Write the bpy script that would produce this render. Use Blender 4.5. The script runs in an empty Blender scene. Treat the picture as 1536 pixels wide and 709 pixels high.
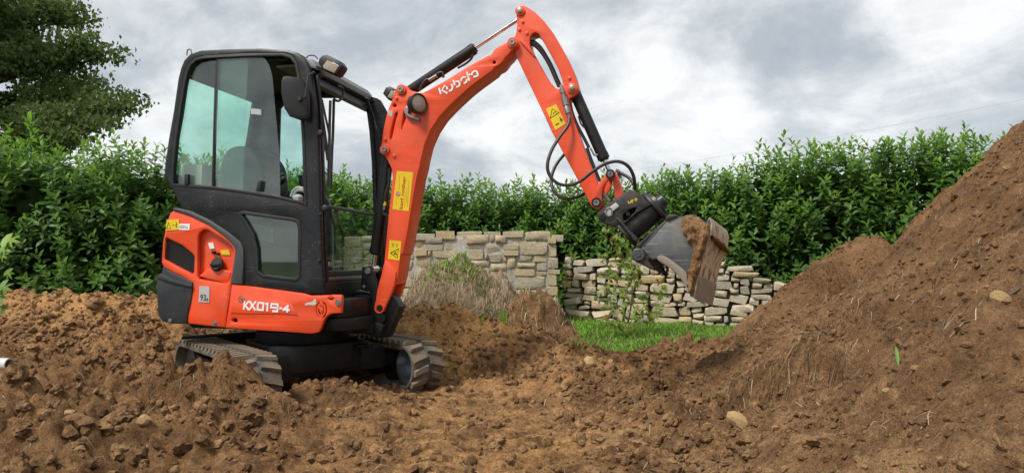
import bpy, bmesh, math, random, time
import numpy as np
from mathutils import Vector, Matrix
from mathutils.geometry import tessellate_polygon
T0 = time.time()
random.seed(7); RNG = np.random.default_rng(11)
SC = bpy.context.scene; COL = SC.collection
R = math.radians

# ------------------------------------------------------------------ camera
CAM_H = 0.95; TILT = math.atan(35.5/1024.0)
cam_d = bpy.data.cameras.new('camera'); cam = bpy.data.objects.new('camera', cam_d); COL.objects.link(cam)
cam_d.sensor_width = 36.0; cam_d.lens = 24.0; cam_d.sensor_fit = 'HORIZONTAL'
cam_d.clip_start = 0.05; cam_d.clip_end = 3000
cam.location = (0, 0, CAM_H); cam.rotation_euler = (R(90)+TILT, 0, 0)
SC.camera = cam

# ------------------------------------------------------------------ light, sky, exposure
SUN_EL, SUN_AZ = 54.0, 226.0      # azimuth clockwise from +Y: behind the camera, a little to its left
SC.view_settings.view_transform = 'Standard'; SC.view_settings.look = 'None'
SC.view_settings.exposure = 1.40; SC.view_settings.gamma = 1.0; SC.view_settings.use_curve_mapping = False
SC.cycles.max_bounces = 8; SC.cycles.transparent_max_bounces = 16
sd = bpy.data.lights.new('sun', 'SUN'); sd.energy = 1.5; sd.angle = R(14); sd.color = (1.0, 0.95, 0.88)
so = bpy.data.objects.new('sun', sd); COL.objects.link(so)
sdir = Vector((math.sin(R(SUN_AZ))*math.cos(R(SUN_EL)), math.cos(R(SUN_AZ))*math.cos(R(SUN_EL)), math.sin(R(SUN_EL))))
so.rotation_euler = sdir.to_track_quat('Z', 'Y').to_euler(); so.location = (0, 0, 30)

W = bpy.data.worlds.new('World'); SC.world = W; W.use_nodes = True
def build_world():
    nt = W.node_tree; N = nt.nodes; L = nt.links; N.clear()
    out = N.new('ShaderNodeOutputWorld'); bg = N.new('ShaderNodeBackground'); bg.inputs['Strength'].default_value = 0.1
    L.new(bg.outputs[0], out.inputs[0])
    sky = N.new('ShaderNodeTexSky'); sky.sky_type = 'NISHITA'; sky.sun_disc = False
    sky.sun_elevation = R(SUN_EL); sky.sun_rotation = R(SUN_AZ)
    tc = N.new('ShaderNodeTexCoord'); sp = N.new('ShaderNodeSeparateXYZ'); L.new(tc.outputs['Generated'], sp.inputs[0])
    def math_(op, a, b=None):
        m = N.new('ShaderNodeMath'); m.operation = op
        for i, v in enumerate((a, b)):
            if v is None: continue
            if isinstance(v, (int, float)): m.inputs[i].default_value = v
            else: L.new(v, m.inputs[i])
        return m.outputs[0]
    zc = math_('MAXIMUM', sp.outputs[2], 0.0); zz = math_('ADD', zc, 0.42)
    cb = N.new('ShaderNodeCombineXYZ')
    L.new(math_('DIVIDE', sp.outputs[0], zz), cb.inputs[0]); L.new(math_('DIVIDE', sp.outputs[1], zz), cb.inputs[1])
    cb.inputs[2].default_value = 3.7
    mp = N.new('ShaderNodeMapping'); L.new(cb.outputs[0], mp.inputs[0]); mp.inputs['Location'].default_value = (1.15, 0.35, 0.0)
    mp.inputs['Rotation'].default_value = (0, 0, R(14))
    def noise(scale, detail, rough, dist, off=0):
        n = N.new('ShaderNodeTexNoise'); n.inputs['Scale'].default_value = scale; n.inputs['Detail'].default_value = detail
        n.inputs['Roughness'].default_value = rough; n.inputs['Distortion'].default_value = dist
        L.new(mp.outputs[0], n.inputs['Vector']); return n
    n1 = noise(2.3, 12, 0.56, 0.5); n2 = noise(5.5, 12, 0.64, 0.45)
    v = math_('ADD', math_('MULTIPLY', n1.outputs[0], 0.68), math_('MULTIPLY', n2.outputs[0], 0.32))
    rp = N.new('ShaderNodeValToRGB'); L.new(v, rp.inputs[0]); e = rp.color_ramp.elements
    e[0].position = 0.37; e[0].color = (0.222, 0.244, 0.264, 1)
    e[1].position = 0.62; e[1].color = (0.51, 0.51, 0.505, 1)
    for p, c in ((0.44, (0.258, 0.280, 0.298)), (0.485, (0.310, 0.328, 0.341)), (0.525, (0.365, 0.378, 0.385)), (0.565, (0.44, 0.446, 0.448))):
        x = e.new(p); x.color = (*c, 1)
    mul = N.new('ShaderNodeVectorMath'); mul.operation = 'SCALE'; L.new(rp.outputs[0], mul.inputs[0]); mul.inputs['Scale'].default_value = 7.5
    mx = N.new('ShaderNodeMix'); mx.data_type = 'RGBA'; mx.inputs[0].default_value = 0.94
    L.new(sky.outputs[0], mx.inputs[6]); L.new(mul.outputs[0], mx.inputs[7]); L.new(mx.outputs[2], bg.inputs['Color'])
build_world()

# ------------------------------------------------------------------ tracing helpers: a pixel of the photograph meets a real plane
CT, ST = math.cos(TILT), math.sin(TILT)
def ray(px, py):
    cx = (px-768.0)/1024.0; cy = -(py-354.5)/1024.0
    return Vector((cx, CT - cy*ST, ST + cy*CT))
EX_LOC = Vector((-1.55, 5.1, 0.0)); EX_ROT = R(-13.0)
M_INV = Matrix.Rotation(-EX_ROT, 3, 'Z')
EYE_L = M_INV @ (Vector((0, 0, CAM_H)) - EX_LOC)
def P(px, py, y):                       # point on the excavator's own plane y = const
    d = M_INV @ ray(px, py); t = (y-EYE_L.y)/d.y; return EYE_L + d*t
def PF(px, py, x):                      # point on the excavator's own plane x = const
    d = M_INV @ ray(px, py); t = (x-EYE_L.x)/d.x; return EYE_L + d*t
def crop(x0, y0, s):
    return lambda *pts: [(x0+a/s, y0+b/s) for a, b in pts]
def XZ(pts, y):
    return [(p.x, p.z) for p in (P(a, b, y) for a, b in pts)]
K1 = crop(560, 100, 4.727); K2 = crop(540, 240, 5.064); K3 = crop(500, 370, 5.064); K4 = crop(850, 230, 3.9375)
K5 = crop(940, 310, 4.725); K6 = crop(230, 300, 3.5467); K7 = crop(455, 70, 4.433); K8 = crop(470, 280, 5.064)
L1 = crop(340, 410, 7.09); L2 = crop(720, 0, 4.43); L3 = crop(360, 200, 5.908); L5 = crop(500, 480, 5.91)
L7 = crop(810, 100, 3.376); L8 = crop(640, 60, 7.09); Z1 = crop(220, 40, 2.363); Z2 = crop(220, 280, 2.149)

# ------------------------------------------------------------------ mesh helpers
def catmull(pts, n=5, closed=False):
    pts = [Vector(p) for p in pts]; out = []; m = len(pts)
    rng = range(m if closed else m-1)
    for i in rng:
        if closed: p0, p1, p2, p3 = pts[i-1], pts[i], pts[(i+1) % m], pts[(i+2) % m]
        else: p0, p1, p2, p3 = pts[max(i-1, 0)], pts[i], pts[i+1], pts[min(i+2, m-1)]
        for k in range(n):
            t = k/n
            out.append(0.5*((2*p1)+(p2-p0)*t+(2*p0-5*p1+4*p2-p3)*t*t+(3*p1-p0-3*p2+p3)*t**3))
    if not closed: out.append(pts[-1])
    return out
def chaikin(pts, it=1, keep=0.25):
    for _ in range(it):
        o = []
        for i, p in enumerate(pts):
            q = pts[(i+1) % len(pts)]
            o.append((p[0]*(1-keep)+q[0]*keep, p[1]*(1-keep)+q[1]*keep)); o.append((p[0]*keep+q[0]*(1-keep), p[1]*keep+q[1]*(1-keep)))
        pts = o
    return pts
def circ(cx, cy, r, n=16, ry=None):
    ry = ry or r
    return [(cx+r*math.cos(2*math.pi*i/n), cy+ry*math.sin(2*math.pi*i/n)) for i in range(n)]
def area(p): return 0.5*sum(p[i][0]*p[(i+1) % len(p)][1]-p[(i+1) % len(p)][0]*p[i][1] for i in range(len(p)))
def inset(p, d):
    n = len(p); o = []
    for i in range(n):
        a, b, c = Vector(p[i-1]), Vector(p[i]), Vector(p[(i+1) % n])
        e1 = (b-a); e2 = (c-b)
        if e1.length < 1e-7: e1 = e2
        if e2.length < 1e-7: e2 = e1
        e1.normalize(); e2.normalize()
        n1 = Vector((-e1.y, e1.x)); n2 = Vector((-e2.y, e2.x)); m = n1+n2
        if m.length < 1e-4: m = n1.copy()
        m.normalize(); k = d/max(0.5, m.dot(n1)); o.append((b.x+m.x*k, b.y+m.y*k))
    return o
F_XZ = lambda u, v, w: Vector((u, w, v))
F_YZ = lambda u, v, w: Vector((w, u, v))
F_XY = lambda u, v, w: Vector((u, v, w))
class MB:
    def __init__(s): s.v = []; s.f = []
    def add(s, v, f):
        o = len(s.v); s.v += [tuple(x) for x in v]; s.f += [tuple(i+o for i in q) for q in f]; return s
    def plate(s, outer, w0, w1, bev=0.004, holes=(), frame=F_XZ):
        loops = [list(outer) if area(outer) > 0 else list(outer)[::-1]]
        for h in holes: loops.append(list(h) if area(h) < 0 else list(h)[::-1])
        if w1 < w0: w0, w1 = w1, w0
        bev = min(bev, (w1-w0)*0.49)
        lev = [(w0, bev), (w0+bev*0.3, bev*0.3), (w0+bev, 0), (w1-bev, 0), (w1-bev*0.3, bev*0.3), (w1, bev)] if bev > 0 else [(w0, 0), (w1, 0)]
        V = []; F = []; idx = []
        for w, d in lev:
            row = []
            for lp in loops:
                q = inset(lp, d) if d else lp; row.append((len(V), len(q), q)); V += [frame(a, b, w) for a, b in q]
            idx.append(row)
        for k in range(len(lev)-1):
            for (a0, n, _), (b0, _, _) in zip(idx[k], idx[k+1]):
                for i in range(n):
                    j = (i+1) % n; F.append((a0+i, a0+j, b0+j, b0+i))
        for k in (0, -1):
            row = idx[k]; base = row[0][0]
            tri = tessellate_polygon([[Vector((a, b, 0)) for a, b in q] for _, _, q in row])
            F += [tuple(base+i for i in t) for t in tri]
        return s.add(V, F)
    def box(s, x0, x1, y0, y1, z0, z1, bev=0.006):
        return s.plate([(x0, y0), (x1, y0), (x1, y1), (x0, y1)], z0, z1, bev, frame=F_XY)
    def tube(s, pts, r, n=8, cap=True):
        pts = [Vector(p) for p in pts]; m = len(pts); rs = r if isinstance(r, (list, tuple)) else [r]*m
        V = []; F = []; nrm = None
        for i, p in enumerate(pts):
            t = (pts[min(i+1, m-1)]-pts[max(i-1, 0)])
            if t.length < 1e-9: t = Vector((0, 0, 1))
            t.normalize()
            if nrm is None:
                nrm = t.cross(Vector((0.31, 0.2, 0.93)));
                if nrm.length < 0.05: nrm = t.cross(Vector((1, 0, 0)))
            nrm = nrm - t*nrm.dot(t); nrm.normalize(); b = t.cross(nrm)
            V += [p+(nrm*math.cos(2*math.pi*k/n)+b*math.sin(2*math.pi*k/n))*rs[i] for k in range(n)]
        for i in range(m-1):
            for k in range(n):
                F.append((i*n+k, i*n+(k+1) % n, (i+1)*n+(k+1) % n, (i+1)*n+k))
        if cap: F.append(tuple(range(n))[::-1]); F.append(tuple(range((m-1)*n, m*n)))
        return s.add(V, F)
    def lathe(s, p0, axis, prof, n=20, cap=True):
        a = Vector(axis).normalized(); p0 = Vector(p0)
        u = a.cross(Vector((0.3, 0.2, 0.9)));
        if u.length < 0.05: u = a.cross(Vector((1, 0, 0)))
        u.normalize(); w = a.cross(u); V = []; F = []
        for t, r in prof: V += [p0+a*t+(u*math.cos(2*math.pi*k/n)+w*math.sin(2*math.pi*k/n))*max(r, 1e-4) for k in range(n)]
        for i in range(len(prof)-1):
            for k in range(n): F.append((i*n+k, i*n+(k+1) % n, (i+1)*n+(k+1) % n, (i+1)*n+k))
        if cap: F.append(tuple(range(n))[::-1]); F.append(tuple(range((len(prof)-1)*n, len(prof)*n)))
        return s.add(V, F)
    def cyl(s, p0, p1, r, n=18, bev=0.002):
        p0, p1 = Vector(p0), Vector(p1); L = (p1-p0).length; b = min(bev, L*0.4, r*0.4)
        return s.lathe(p0, p1-p0, [(0, r-b), (b, r), (L-b, r), (L, r-b)], n)
    def pin(s, px, y0, y1, r, n=16):
        """a round pin across the machine, its near end face centred on pixel px of the plane y0"""
        c = P(px[0], px[1], y0); return s.cyl((c.x, y0, c.z), (c.x, y1, c.z), r, n)
    def warp(s, fn): s.v = [tuple(fn(Vector(p))) for p in s.v]; return s
    def mesh(s, name, ang=32):
        me = bpy.data.meshes.new(name); me.from_pydata(s.v, [], s.f); me.validate()
        bm = bmesh.new(); bm.from_mesh(me); bmesh.ops.remove_doubles(bm, verts=bm.verts, dist=1e-6)
        bmesh.ops.recalc_face_normals(bm, faces=bm.faces); bm.to_mesh(me); bm.free()
        me.polygons.foreach_set('use_smooth', [True]*len(me.polygons)); me.set_sharp_from_angle(angle=R(ang)); me.update()
        return me
    def obj(s, name, mat, parent=None, ang=32):
        return link(name, s.mesh(name, ang), mat, parent)
def link(name, me, mat, parent=None):
    o = bpy.data.objects.new(name, me); COL.objects.link(o)
    if mat is not None and me is not None:
        if len(me.materials) == 0: me.materials.append(mat)
    if parent is not None: o.parent = parent
    return o
def tag(o, label=None, cat=None, group=None, kind=None):
    if label: o['label'] = label
    if cat: o['category'] = cat
    if group: o['group'] = group
    if kind: o['kind'] = kind
    return o
def empty(name, loc, label, cat, rz=0.0, group=None):
    o = bpy.data.objects.new(name, None); COL.objects.link(o); o.location = loc; o.rotation_euler = (0, 0, rz); o.empty_display_size = 0.2
    return tag(o, label, cat, group)
def arr_mesh(name, V, F, smooth=True, attrs=None, ang=None):
    """mesh from numpy arrays; F is (n,3) or (n,4)"""
    V = np.asarray(V, np.float32); F = np.asarray(F, np.int32); k = F.shape[1]
    me = bpy.data.meshes.new(name); me.vertices.add(len(V)); me.vertices.foreach_set('co', V.ravel())
    me.loops.add(F.size); me.loops.foreach_set('vertex_index', F.ravel()); me.polygons.add(len(F))
    me.polygons.foreach_set('loop_start', np.arange(0, F.size, k, dtype=np.int32)); me.polygons.foreach_set('loop_total', np.full(len(F), k, np.int32))
    me.update(calc_edges=True); me.polygons.foreach_set('use_smooth', np.full(len(F), smooth, bool))
    for nm, a in (attrs or {}).items():
        at = me.attributes.new(nm, 'FLOAT', 'POINT'); at.data.foreach_set('value', np.asarray(a, np.float32))
    if ang: me.set_sharp_from_angle(angle=R(ang))
    me.update(); return me

# ------------------------------------------------------------------ materials
def nodes(name):
    m = bpy.data.materials.new(name); m.use_nodes = True; nt = m.node_tree
    b = nt.nodes['Principled BSDF']; return m, nt, b
def add_noise(nt, vec, scale, detail=4, rough=0.55):
    n = nt.nodes.new('ShaderNodeTexNoise'); n.inputs['Scale'].default_value = scale; n.inputs['Detail'].default_value = detail; n.inputs['Roughness'].default_value = rough
    if vec is not None: nt.links.new(vec, n.inputs['Vector'])
    return n.outputs[0]
def ramp(nt, f, stops):
    r = nt.nodes.new('ShaderNodeValToRGB'); nt.links.new(f, r.inputs[0]); e = r.color_ramp.elements
    while len(e) < len(stops): e.new(0.5)
    for x, (p, c) in zip(e, stops):
        x.position = p; x.color = (*c, 1) if len(c) == 3 else c
    return r.outputs[0]
def mixc(nt, f, a, b, mode='MIX'):
    m = nt.nodes.new('ShaderNodeMix'); m.data_type = 'RGBA'; m.blend_type = mode
    for i, v in ((0, f), (6, a), (7, b)):
        if isinstance(v, (int, float)): m.inputs[i].default_value = v
        elif isinstance(v, tuple): m.inputs[i].default_value = (*v, 1)
        else: nt.links.new(v, m.inputs[i])
    return m.outputs[2]
def mth(nt, op, a, b=None):
    m = nt.nodes.new('ShaderNodeMath'); m.operation = op
    for i, v in enumerate((a, b)):
        if v is None: continue
        if isinstance(v, (int, float)): m.inputs[i].default_value = v
        else: nt.links.new(v, m.inputs[i])
    return m.outputs[0]
def bumpn(nt, b, h, strength, dist):
    n = nt.nodes.new('ShaderNodeBump'); n.inputs['Strength'].default_value = strength; n.inputs['Distance'].default_value = dist
    nt.links.new(h, n.inputs['Height']); nt.links.new(n.outputs[0], b.inputs['Normal'])
def coords(nt, kind='Object'): return nt.nodes.new('ShaderNodeTexCoord').outputs[kind]
def paint(name, c, rough=0.35, dust=(0.26, 0.19, 0.12), damt=0.25, dlow=0.55, coat=0.25, metal=0.0, bump=0.0, var=0.12, spec=0.5, splash=0.0):
    """painted or plastic surface, a little uneven, with thin dust in noise-shaped patches (thicker where splashed)"""
    m, nt, b = nodes(name); v = coords(nt)
    n = add_noise(nt, v, 3.0, 6, 0.6); c2 = tuple(x*(1-var) for x in c); c1 = tuple(min(1, x*(1+var)) for x in c)
    col = ramp(nt, n, [(0.3, c2), (0.7, c1)])
    d1 = add_noise(nt, v, 9.0, 8, 0.7); d2 = add_noise(nt, v, 60.0, 5, 0.6)
    f = mth(nt, 'MULTIPLY', ramp(nt, d1, [(dlow-0.08, (0, 0, 0)), (dlow+0.22, (1, 1, 1))]), ramp(nt, d2, [(0.3, (0.3, 0.3, 0.3)), (0.7, (1, 1, 1))]))
    f = mth(nt, 'MULTIPLY', f, damt); col = mixc(nt, f, col, dust)
    if splash:                                         # mud flecks and fine scratches
        a1 = add_noise(nt, v, 70.0, 3, 0.5); a2 = add_noise(nt, v, 4.0, 4, 0.6)
        fl = mth(nt, 'MULTIPLY', ramp(nt, a1, [(0.60, (0, 0, 0)), (0.68, (1, 1, 1))]), ramp(nt, a2, [(0.46, (0, 0, 0)), (0.62, (1, 1, 1))]))
        mp = nt.nodes.new('ShaderNodeMapping'); nt.links.new(v, mp.inputs[0]); mp.inputs['Scale'].default_value = (6, 6, 120); mp.inputs['Rotation'].default_value = (0, 0.5, 0)
        sc = mth(nt, 'MULTIPLY', ramp(nt, add_noise(nt, mp.outputs[0], 1.0, 2, 0.5), [(0.66, (0, 0, 0)), (0.71, (1, 1, 1))]), 0.35)
        col = mixc(nt, mth(nt, 'MULTIPLY', fl, splash), col, (0.24, 0.155, 0.085)); col = mixc(nt, mth(nt, 'MULTIPLY', sc, splash), col, (0.55, 0.40, 0.33))
    nt.links.new(col, b.inputs['Base Color'])
    rr = mth(nt, 'ADD', mth(nt, 'MULTIPLY', d1, 0.18), rough-0.09); rr = mth(nt, 'ADD', rr, mth(nt, 'MULTIPLY', f, 0.4)); nt.links.new(rr, b.inputs['Roughness'])
    b.inputs['Metallic'].default_value = metal; b.inputs['Coat Weight'].default_value = coat; b.inputs['Coat Roughness'].default_value = 0.15; b.inputs['Specular IOR Level'].default_value = spec
    if bump: bumpn(nt, b, d2, bump, 0.004)
    return m
RED = (0.82, 0.074, 0.016)
M = {}
M['red'] = paint('orange_red_paint', RED, 0.38, damt=0.34, dlow=0.54, splash=0.75)
M['red_boom'] = paint('orange_red_boom_paint', (0.82, 0.080, 0.019), 0.40, damt=0.30, splash=0.6, dlow=0.56)
M['black'] = paint('charcoal_cab_paint', (0.012, 0.0135, 0.017), 0.42, damt=0.14, coat=0.06, spec=0.35, splash=0.35)
M['blackmetal'] = paint('black_steel_paint', (0.011, 0.011, 0.012), 0.45, damt=0.10, dlow=0.54, coat=0.0, spec=0.3)
M['plastic'] = paint('grey_plastic', (0.06, 0.065, 0.07), 0.5, damt=0.15, coat=0)
M['bumper'] = paint('dark_bumper', (0.022, 0.025, 0.030), 0.48, damt=0.22, coat=0.0, bump=0.2)
M['chrome'] = paint('chromed_rod', (0.6, 0.6, 0.6), 0.16, metal=1.0, damt=0.12, coat=0)
M['steel'] = paint('worn_steel', (0.30, 0.29, 0.28), 0.42, metal=0.85, damt=0.4, coat=0)
M['idler'] = paint('polished_idler_steel', (0.28, 0.30, 0.33), 0.36, metal=0.9, damt=0.3, coat=0)
M['hose'] = paint('black_rubber_hose', (0.012, 0.012, 0.013), 0.5, damt=0.12, coat=0)
M['brownhose'] = paint('dusty_hose', (0.022, 0.015, 0.013), 0.5, damt=0.2, coat=0)
M['rubber'] = paint('dusty_track_rubber', (0.06, 0.058, 0.054), 0.75, dust=(0.30, 0.225, 0.14), damt=0.9, dlow=0.47, coat=0, bump=0.3, var=0.3)
M['lug'] = paint('muddy_lug_rubber', (0.085, 0.080, 0.072), 0.85, dust=(0.34, 0.24, 0.135), damt=0.95, dlow=0.47, coat=0, bump=0.4, var=0.3)
M['bucket'] = paint('scratched_bucket_steel', (0.105, 0.11, 0.115), 0.45, dust=(0.30, 0.25, 0.18), damt=0.55, dlow=0.5, coat=0, metal=0.35, bump=0.1, var=0.3)
M['coupler'] = paint('dark_coupler_steel', (0.026, 0.024, 0.025), 0.42, damt=0.4, dlow=0.53, coat=0, metal=0.2)
M['yellow'] = paint('yellow_sticker', (0.75, 0.52, 0.01), 0.4, damt=0.12, coat=0)
M['white'] = paint('white_print', (0.80, 0.80, 0.78), 0.5, damt=0.12, coat=0, var=0.03)
M['silver'] = paint('silver_label', (0.45, 0.45, 0.44), 0.4, damt=0.15, coat=0)
M['redprint'] = paint('red_print', (0.45, 0.03, 0.01), 0.5, damt=0.05, coat=0)
M['blackprint'] = paint('black_print', (0.012, 0.012, 0.012), 0.5, damt=0.03, coat=0)
M['lens'] = paint('lamp_lens', (0.34, 0.27, 0.20), 0.12, damt=0.3, coat=1.0)
M['seat'] = paint('grey_seat_cloth', (0.05, 0.052, 0.056), 0.8, damt=0.1, coat=0)
M['interior'] = paint('dark_interior', (0.03, 0.031, 0.033), 0.6, damt=0.1, coat=0)
M['cream'] = paint('pale_box', (0.55, 0.54, 0.50), 0.6, damt=0.1, coat=0)
M['roofgrey'] = paint('sky_sheen_roof_grey', (0.20, 0.205, 0.21), 0.5, damt=0.15, coat=0)  # sky reflection on the roof's front edge, put into a lighter grey
M['lining'] = paint('tan_headliner', (0.16, 0.14, 0.09), 0.7, damt=0.2, coat=0)
def glass_mat(name, tint, refl=1.0, dirt=0.09):
    m, nt, b = nodes(name); nt.nodes.remove(b); out = nt.nodes['Material Output']
    tr = nt.nodes.new('ShaderNodeBsdfTransparent'); tr.inputs[0].default_value = (*tint, 1)
    gl = nt.nodes.new('ShaderNodeBsdfGlossy'); gl.inputs['Roughness'].default_value = 0.02; gl.inputs[0].default_value = (1, 1, 1, 1)
    df = nt.nodes.new('ShaderNodeBsdfDiffuse'); df.inputs[0].default_value = (0.42, 0.40, 0.36, 1)
    lw = nt.nodes.new('ShaderNodeLayerWeight'); lw.inputs[0].default_value = 0.5
    fr = mth(nt, 'ADD', mth(nt, 'MULTIPLY', mth(nt, 'POWER', lw.outputs['Facing'], 5.0), 0.9), 0.065)
    mx = nt.nodes.new('ShaderNodeMixShader'); nt.links.new(mth(nt, 'MULTIPLY', fr, refl), mx.inputs[0]); nt.links.new(tr.outputs[0], mx.inputs[1]); nt.links.new(gl.outputs[0], mx.inputs[2])
    dn = add_noise(nt, coords(nt), 5.0, 6, 0.65)
    f = mth(nt, 'MULTIPLY', ramp(nt, dn, [(0.35, (0, 0, 0)), (0.8, (1, 1, 1))]), dirt)
    m2 = nt.nodes.new('ShaderNodeMixShader'); nt.links.new(f, m2.inputs[0]); nt.links.new(mx.outputs[0], m2.inputs[1]); nt.links.new(df.outputs[0], m2.inputs[2])
    nt.links.new(m2.outputs[0], out.inputs['Surface']); return m
M['glass'] = glass_mat('green_tinted_glass', (0.87, 0.982, 0.945))
M['glass_low'] = glass_mat('dark_lower_glass', (0.58, 0.74, 0.67), 1.4, 0.05)
M['glass_far'] = glass_mat('green_tinted_far_glass', (0.82, 0.985, 0.94))

def soil_mat(name, dark, mid, ochre, fine=1.0):
    m, nt, b = nodes(name); v = nt.nodes.new('ShaderNodeNewGeometry').outputs['Position']
    at = nt.nodes.new('ShaderNodeAttribute'); at.attribute_name = 'ochre'; oc = at.outputs['Fac']
    n1 = add_noise(nt, v, 1.6, 6, 0.62); n2 = add_noise(nt, v, 9.0, 6, 0.65); n3 = add_noise(nt, v, 46.0, 6, 0.7); n4 = add_noise(nt, v, 190.0, 3, 0.6)
    base = mixc(nt, ramp(nt, mth(nt, 'ADD', mth(nt, 'MULTIPLY', n1, 0.5), mth(nt, 'MULTIPLY', n2, 0.5)), [(0.40, (0, 0, 0)), (0.60, (1, 1, 1))]), dark, mid)
    f = mth(nt, 'ADD', oc, mth(nt, 'MULTIPLY', mth(nt, 'SUBTRACT', n2, 0.5), 1.6)); f = ramp(nt, f, [(0.25, (0, 0, 0)), (0.95, (1, 1, 1))])
    base = mixc(nt, f, base, ochre)
    grain = ramp(nt, n3, [(0.30, (0.55, 0.55, 0.55)), (0.48, (0.97, 0.97, 0.97)), (0.72, (1.42, 1.40, 1.36))]); base = mixc(nt, 1.0, base, grain, 'MULTIPLY')
    g2 = ramp(nt, n4, [(0.35, (0.68, 0.68, 0.68)), (0.65, (1.28, 1.28, 1.28))]); base = mixc(nt, 1.0, base, g2, 'MULTIPLY')
    # dry straw specks
    wv = nt.nodes.new('ShaderNodeTexVoronoi'); wv.inputs['Scale'].default_value = 28.0; nt.links.new(v, wv.inputs['Vector'])
    sp = mth(nt, 'LESS_THAN', wv.outputs['Distance'], 0.085); base = mixc(nt, mth(nt, 'MULTIPLY', sp, 0.55), base, (0.42, 0.31, 0.18))
    nt.links.new(base, b.inputs['Base Color']); b.inputs['Roughness'].default_value = 0.95; b.inputs['Specular IOR Level'].default_value = 0.15
    h = mth(nt, 'ADD', mth(nt, 'MULTIPLY', n3, 1.0), mth(nt, 'MULTIPLY', n4, 0.45)); bumpn(nt, b, h, 1.0*fine, 0.035)
    return m
M['soil'] = soil_mat('churned_soil', (0.13, 0.068, 0.031), (0.38, 0.212, 0.098), (0.64, 0.355, 0.145))
M['heap'] = soil_mat('heaped_soil', (0.17, 0.092, 0.043), (0.33, 0.188, 0.092), (0.52, 0.315, 0.158))
M['clod'] = soil_mat('soil_clod', (0.18, 0.098, 0.047), (0.38, 0.225, 0.115), (0.55, 0.33, 0.155))
M['mud'] = soil_mat('caked_mud', (0.26, 0.135, 0.058), (0.38, 0.215, 0.10), (0.52, 0.32, 0.165))

def stone_mat(name, stops, bumpd=0.02, patch=(0.33, 0.33, 0.31)):
    m, nt, b = nodes(name); v = coords(nt); oi = nt.nodes.new('ShaderNodeObjectInfo')
    off = nt.nodes.new('ShaderNodeVectorMath'); off.operation = 'ADD'; nt.links.new(v, off.inputs[0])
    sc = nt.nodes.new('ShaderNodeVectorMath'); sc.operation = 'SCALE'; cmb = nt.nodes.new('ShaderNodeCombineXYZ')
    for i in range(3): nt.links.new(oi.outputs['Random'], cmb.inputs[i])
    nt.links.new(cmb.outputs[0], sc.inputs[0]); sc.inputs['Scale'].default_value = 40.0; nt.links.new(sc.outputs[0], off.inputs[1]); vv = off.outputs[0]
    base = ramp(nt, oi.outputs['Random'], stops)
    n1 = add_noise(nt, vv, 2.2, 6, 0.65); n2 = add_noise(nt, vv, 9.0, 7, 0.7); n3 = add_noise(nt, vv, 30.0, 5, 0.65)
    base = mixc(nt, ramp(nt, n1, [(0.42, (0, 0, 0)), (0.66, (0.75, 0.75, 0.75))]), base, patch)
    base = mixc(nt, 1.0, base, ramp(nt, n2, [(0.25, (0.5, 0.48, 0.45)), (0.5, (1, 1, 1)), (0.75, (1.3, 1.28, 1.22))]), 'MULTIPLY')
    base = mixc(nt, 1.0, base, ramp(nt, n3, [(0.3, (0.75, 0.75, 0.75)), (0.7, (1.2, 1.2, 1.2))]), 'MULTIPLY')
    n5 = add_noise(nt, vv, 5.0, 8, 0.75); base = mixc(nt, ramp(nt, n5, [(0.55, (0, 0, 0)), (0.70, (0.7, 0.7, 0.7))]), base, (0.20, 0.17, 0.115)); base = mixc(nt, ramp(nt, n5, [(0.30, (0.6, 0.6, 0.6)), (0.42, (0, 0, 0))]), base, (0.62, 0.58, 0.50))
    nt.links.new(base, b.inputs['Base Color']); b.inputs['Roughness'].default_value = 0.9; b.inputs['Specular IOR Level'].default_value = 0.2
    bumpn(nt, b, mth(nt, 'ADD', n2, mth(nt, 'MULTIPLY', n3, 0.5)), 0.8, bumpd); return m
M['stone'] = stone_mat('limestone', [(0.0, (0.44, 0.38, 0.26)), (0.2, (0.56, 0.46, 0.28)), (0.45, (0.48, 0.43, 0.32)), (0.65, (0.60, 0.46, 0.24)), (0.85, (0.42, 0.39, 0.33)), (1.0, (0.64, 0.55, 0.39))], patch=(0.53, 0.47, 0.36))
M['drystone'] = stone_mat('field_stone', [(0.0, (0.46, 0.40, 0.29)), (0.2, (0.60, 0.51, 0.35)), (0.45, (0.50, 0.45, 0.36)), (0.62, (0.66, 0.46, 0.20)), (0.72, (0.55, 0.48, 0.36)), (0.85, (0.42, 0.39, 0.34)), (1.0, (0.70, 0.60, 0.43))], patch=(0.56, 0.49, 0.37))
M['palestone'] = stone_mat('pale_field_stone', [(0.0, (0.62, 0.42, 0.20)), (1.0, (0.62, 0.42, 0.20))], patch=(0.56, 0.38, 0.19))
def plain(name, c, rough=0.9, scale=12, var=0.3, bump=0.5, bd=0.01, spec=0.2):
    m, nt, b = nodes(name); v = coords(nt); n = add_noise(nt, v, scale, 7, 0.65)
    nt.links.new(ramp(nt, n, [(0.3, tuple(x*(1-var) for x in c)), (0.7, tuple(min(1, x*(1+var)) for x in c))]), b.inputs['Base Color'])
    b.inputs['Roughness'].default_value = rough; b.inputs['Specular IOR Level'].default_value = spec
    if bump: bumpn(nt, b, n, bump, bd)
    return m
M['mortar'] = plain('lime_mortar', (0.42, 0.40, 0.35), 0.95, 22, 0.25, 0.9, 0.015)
M['rubble'] = plain('rubble_core', (0.06, 0.052, 0.042), 0.95, 14, 0.5, 1.0, 0.03)
M['turfsoil'] = plain('turf_soil', (0.25, 0.19, 0.125), 0.95, 16, 0.4, 1.0, 0.03)
M['bark'] = plain('bark', (0.075, 0.058, 0.042), 0.9, 18, 0.4, 0.9, 0.02)
M['twig'] = plain('twig_bark', (0.13, 0.10, 0.065), 0.9, 30, 0.3, 0.4, 0.005)
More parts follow.
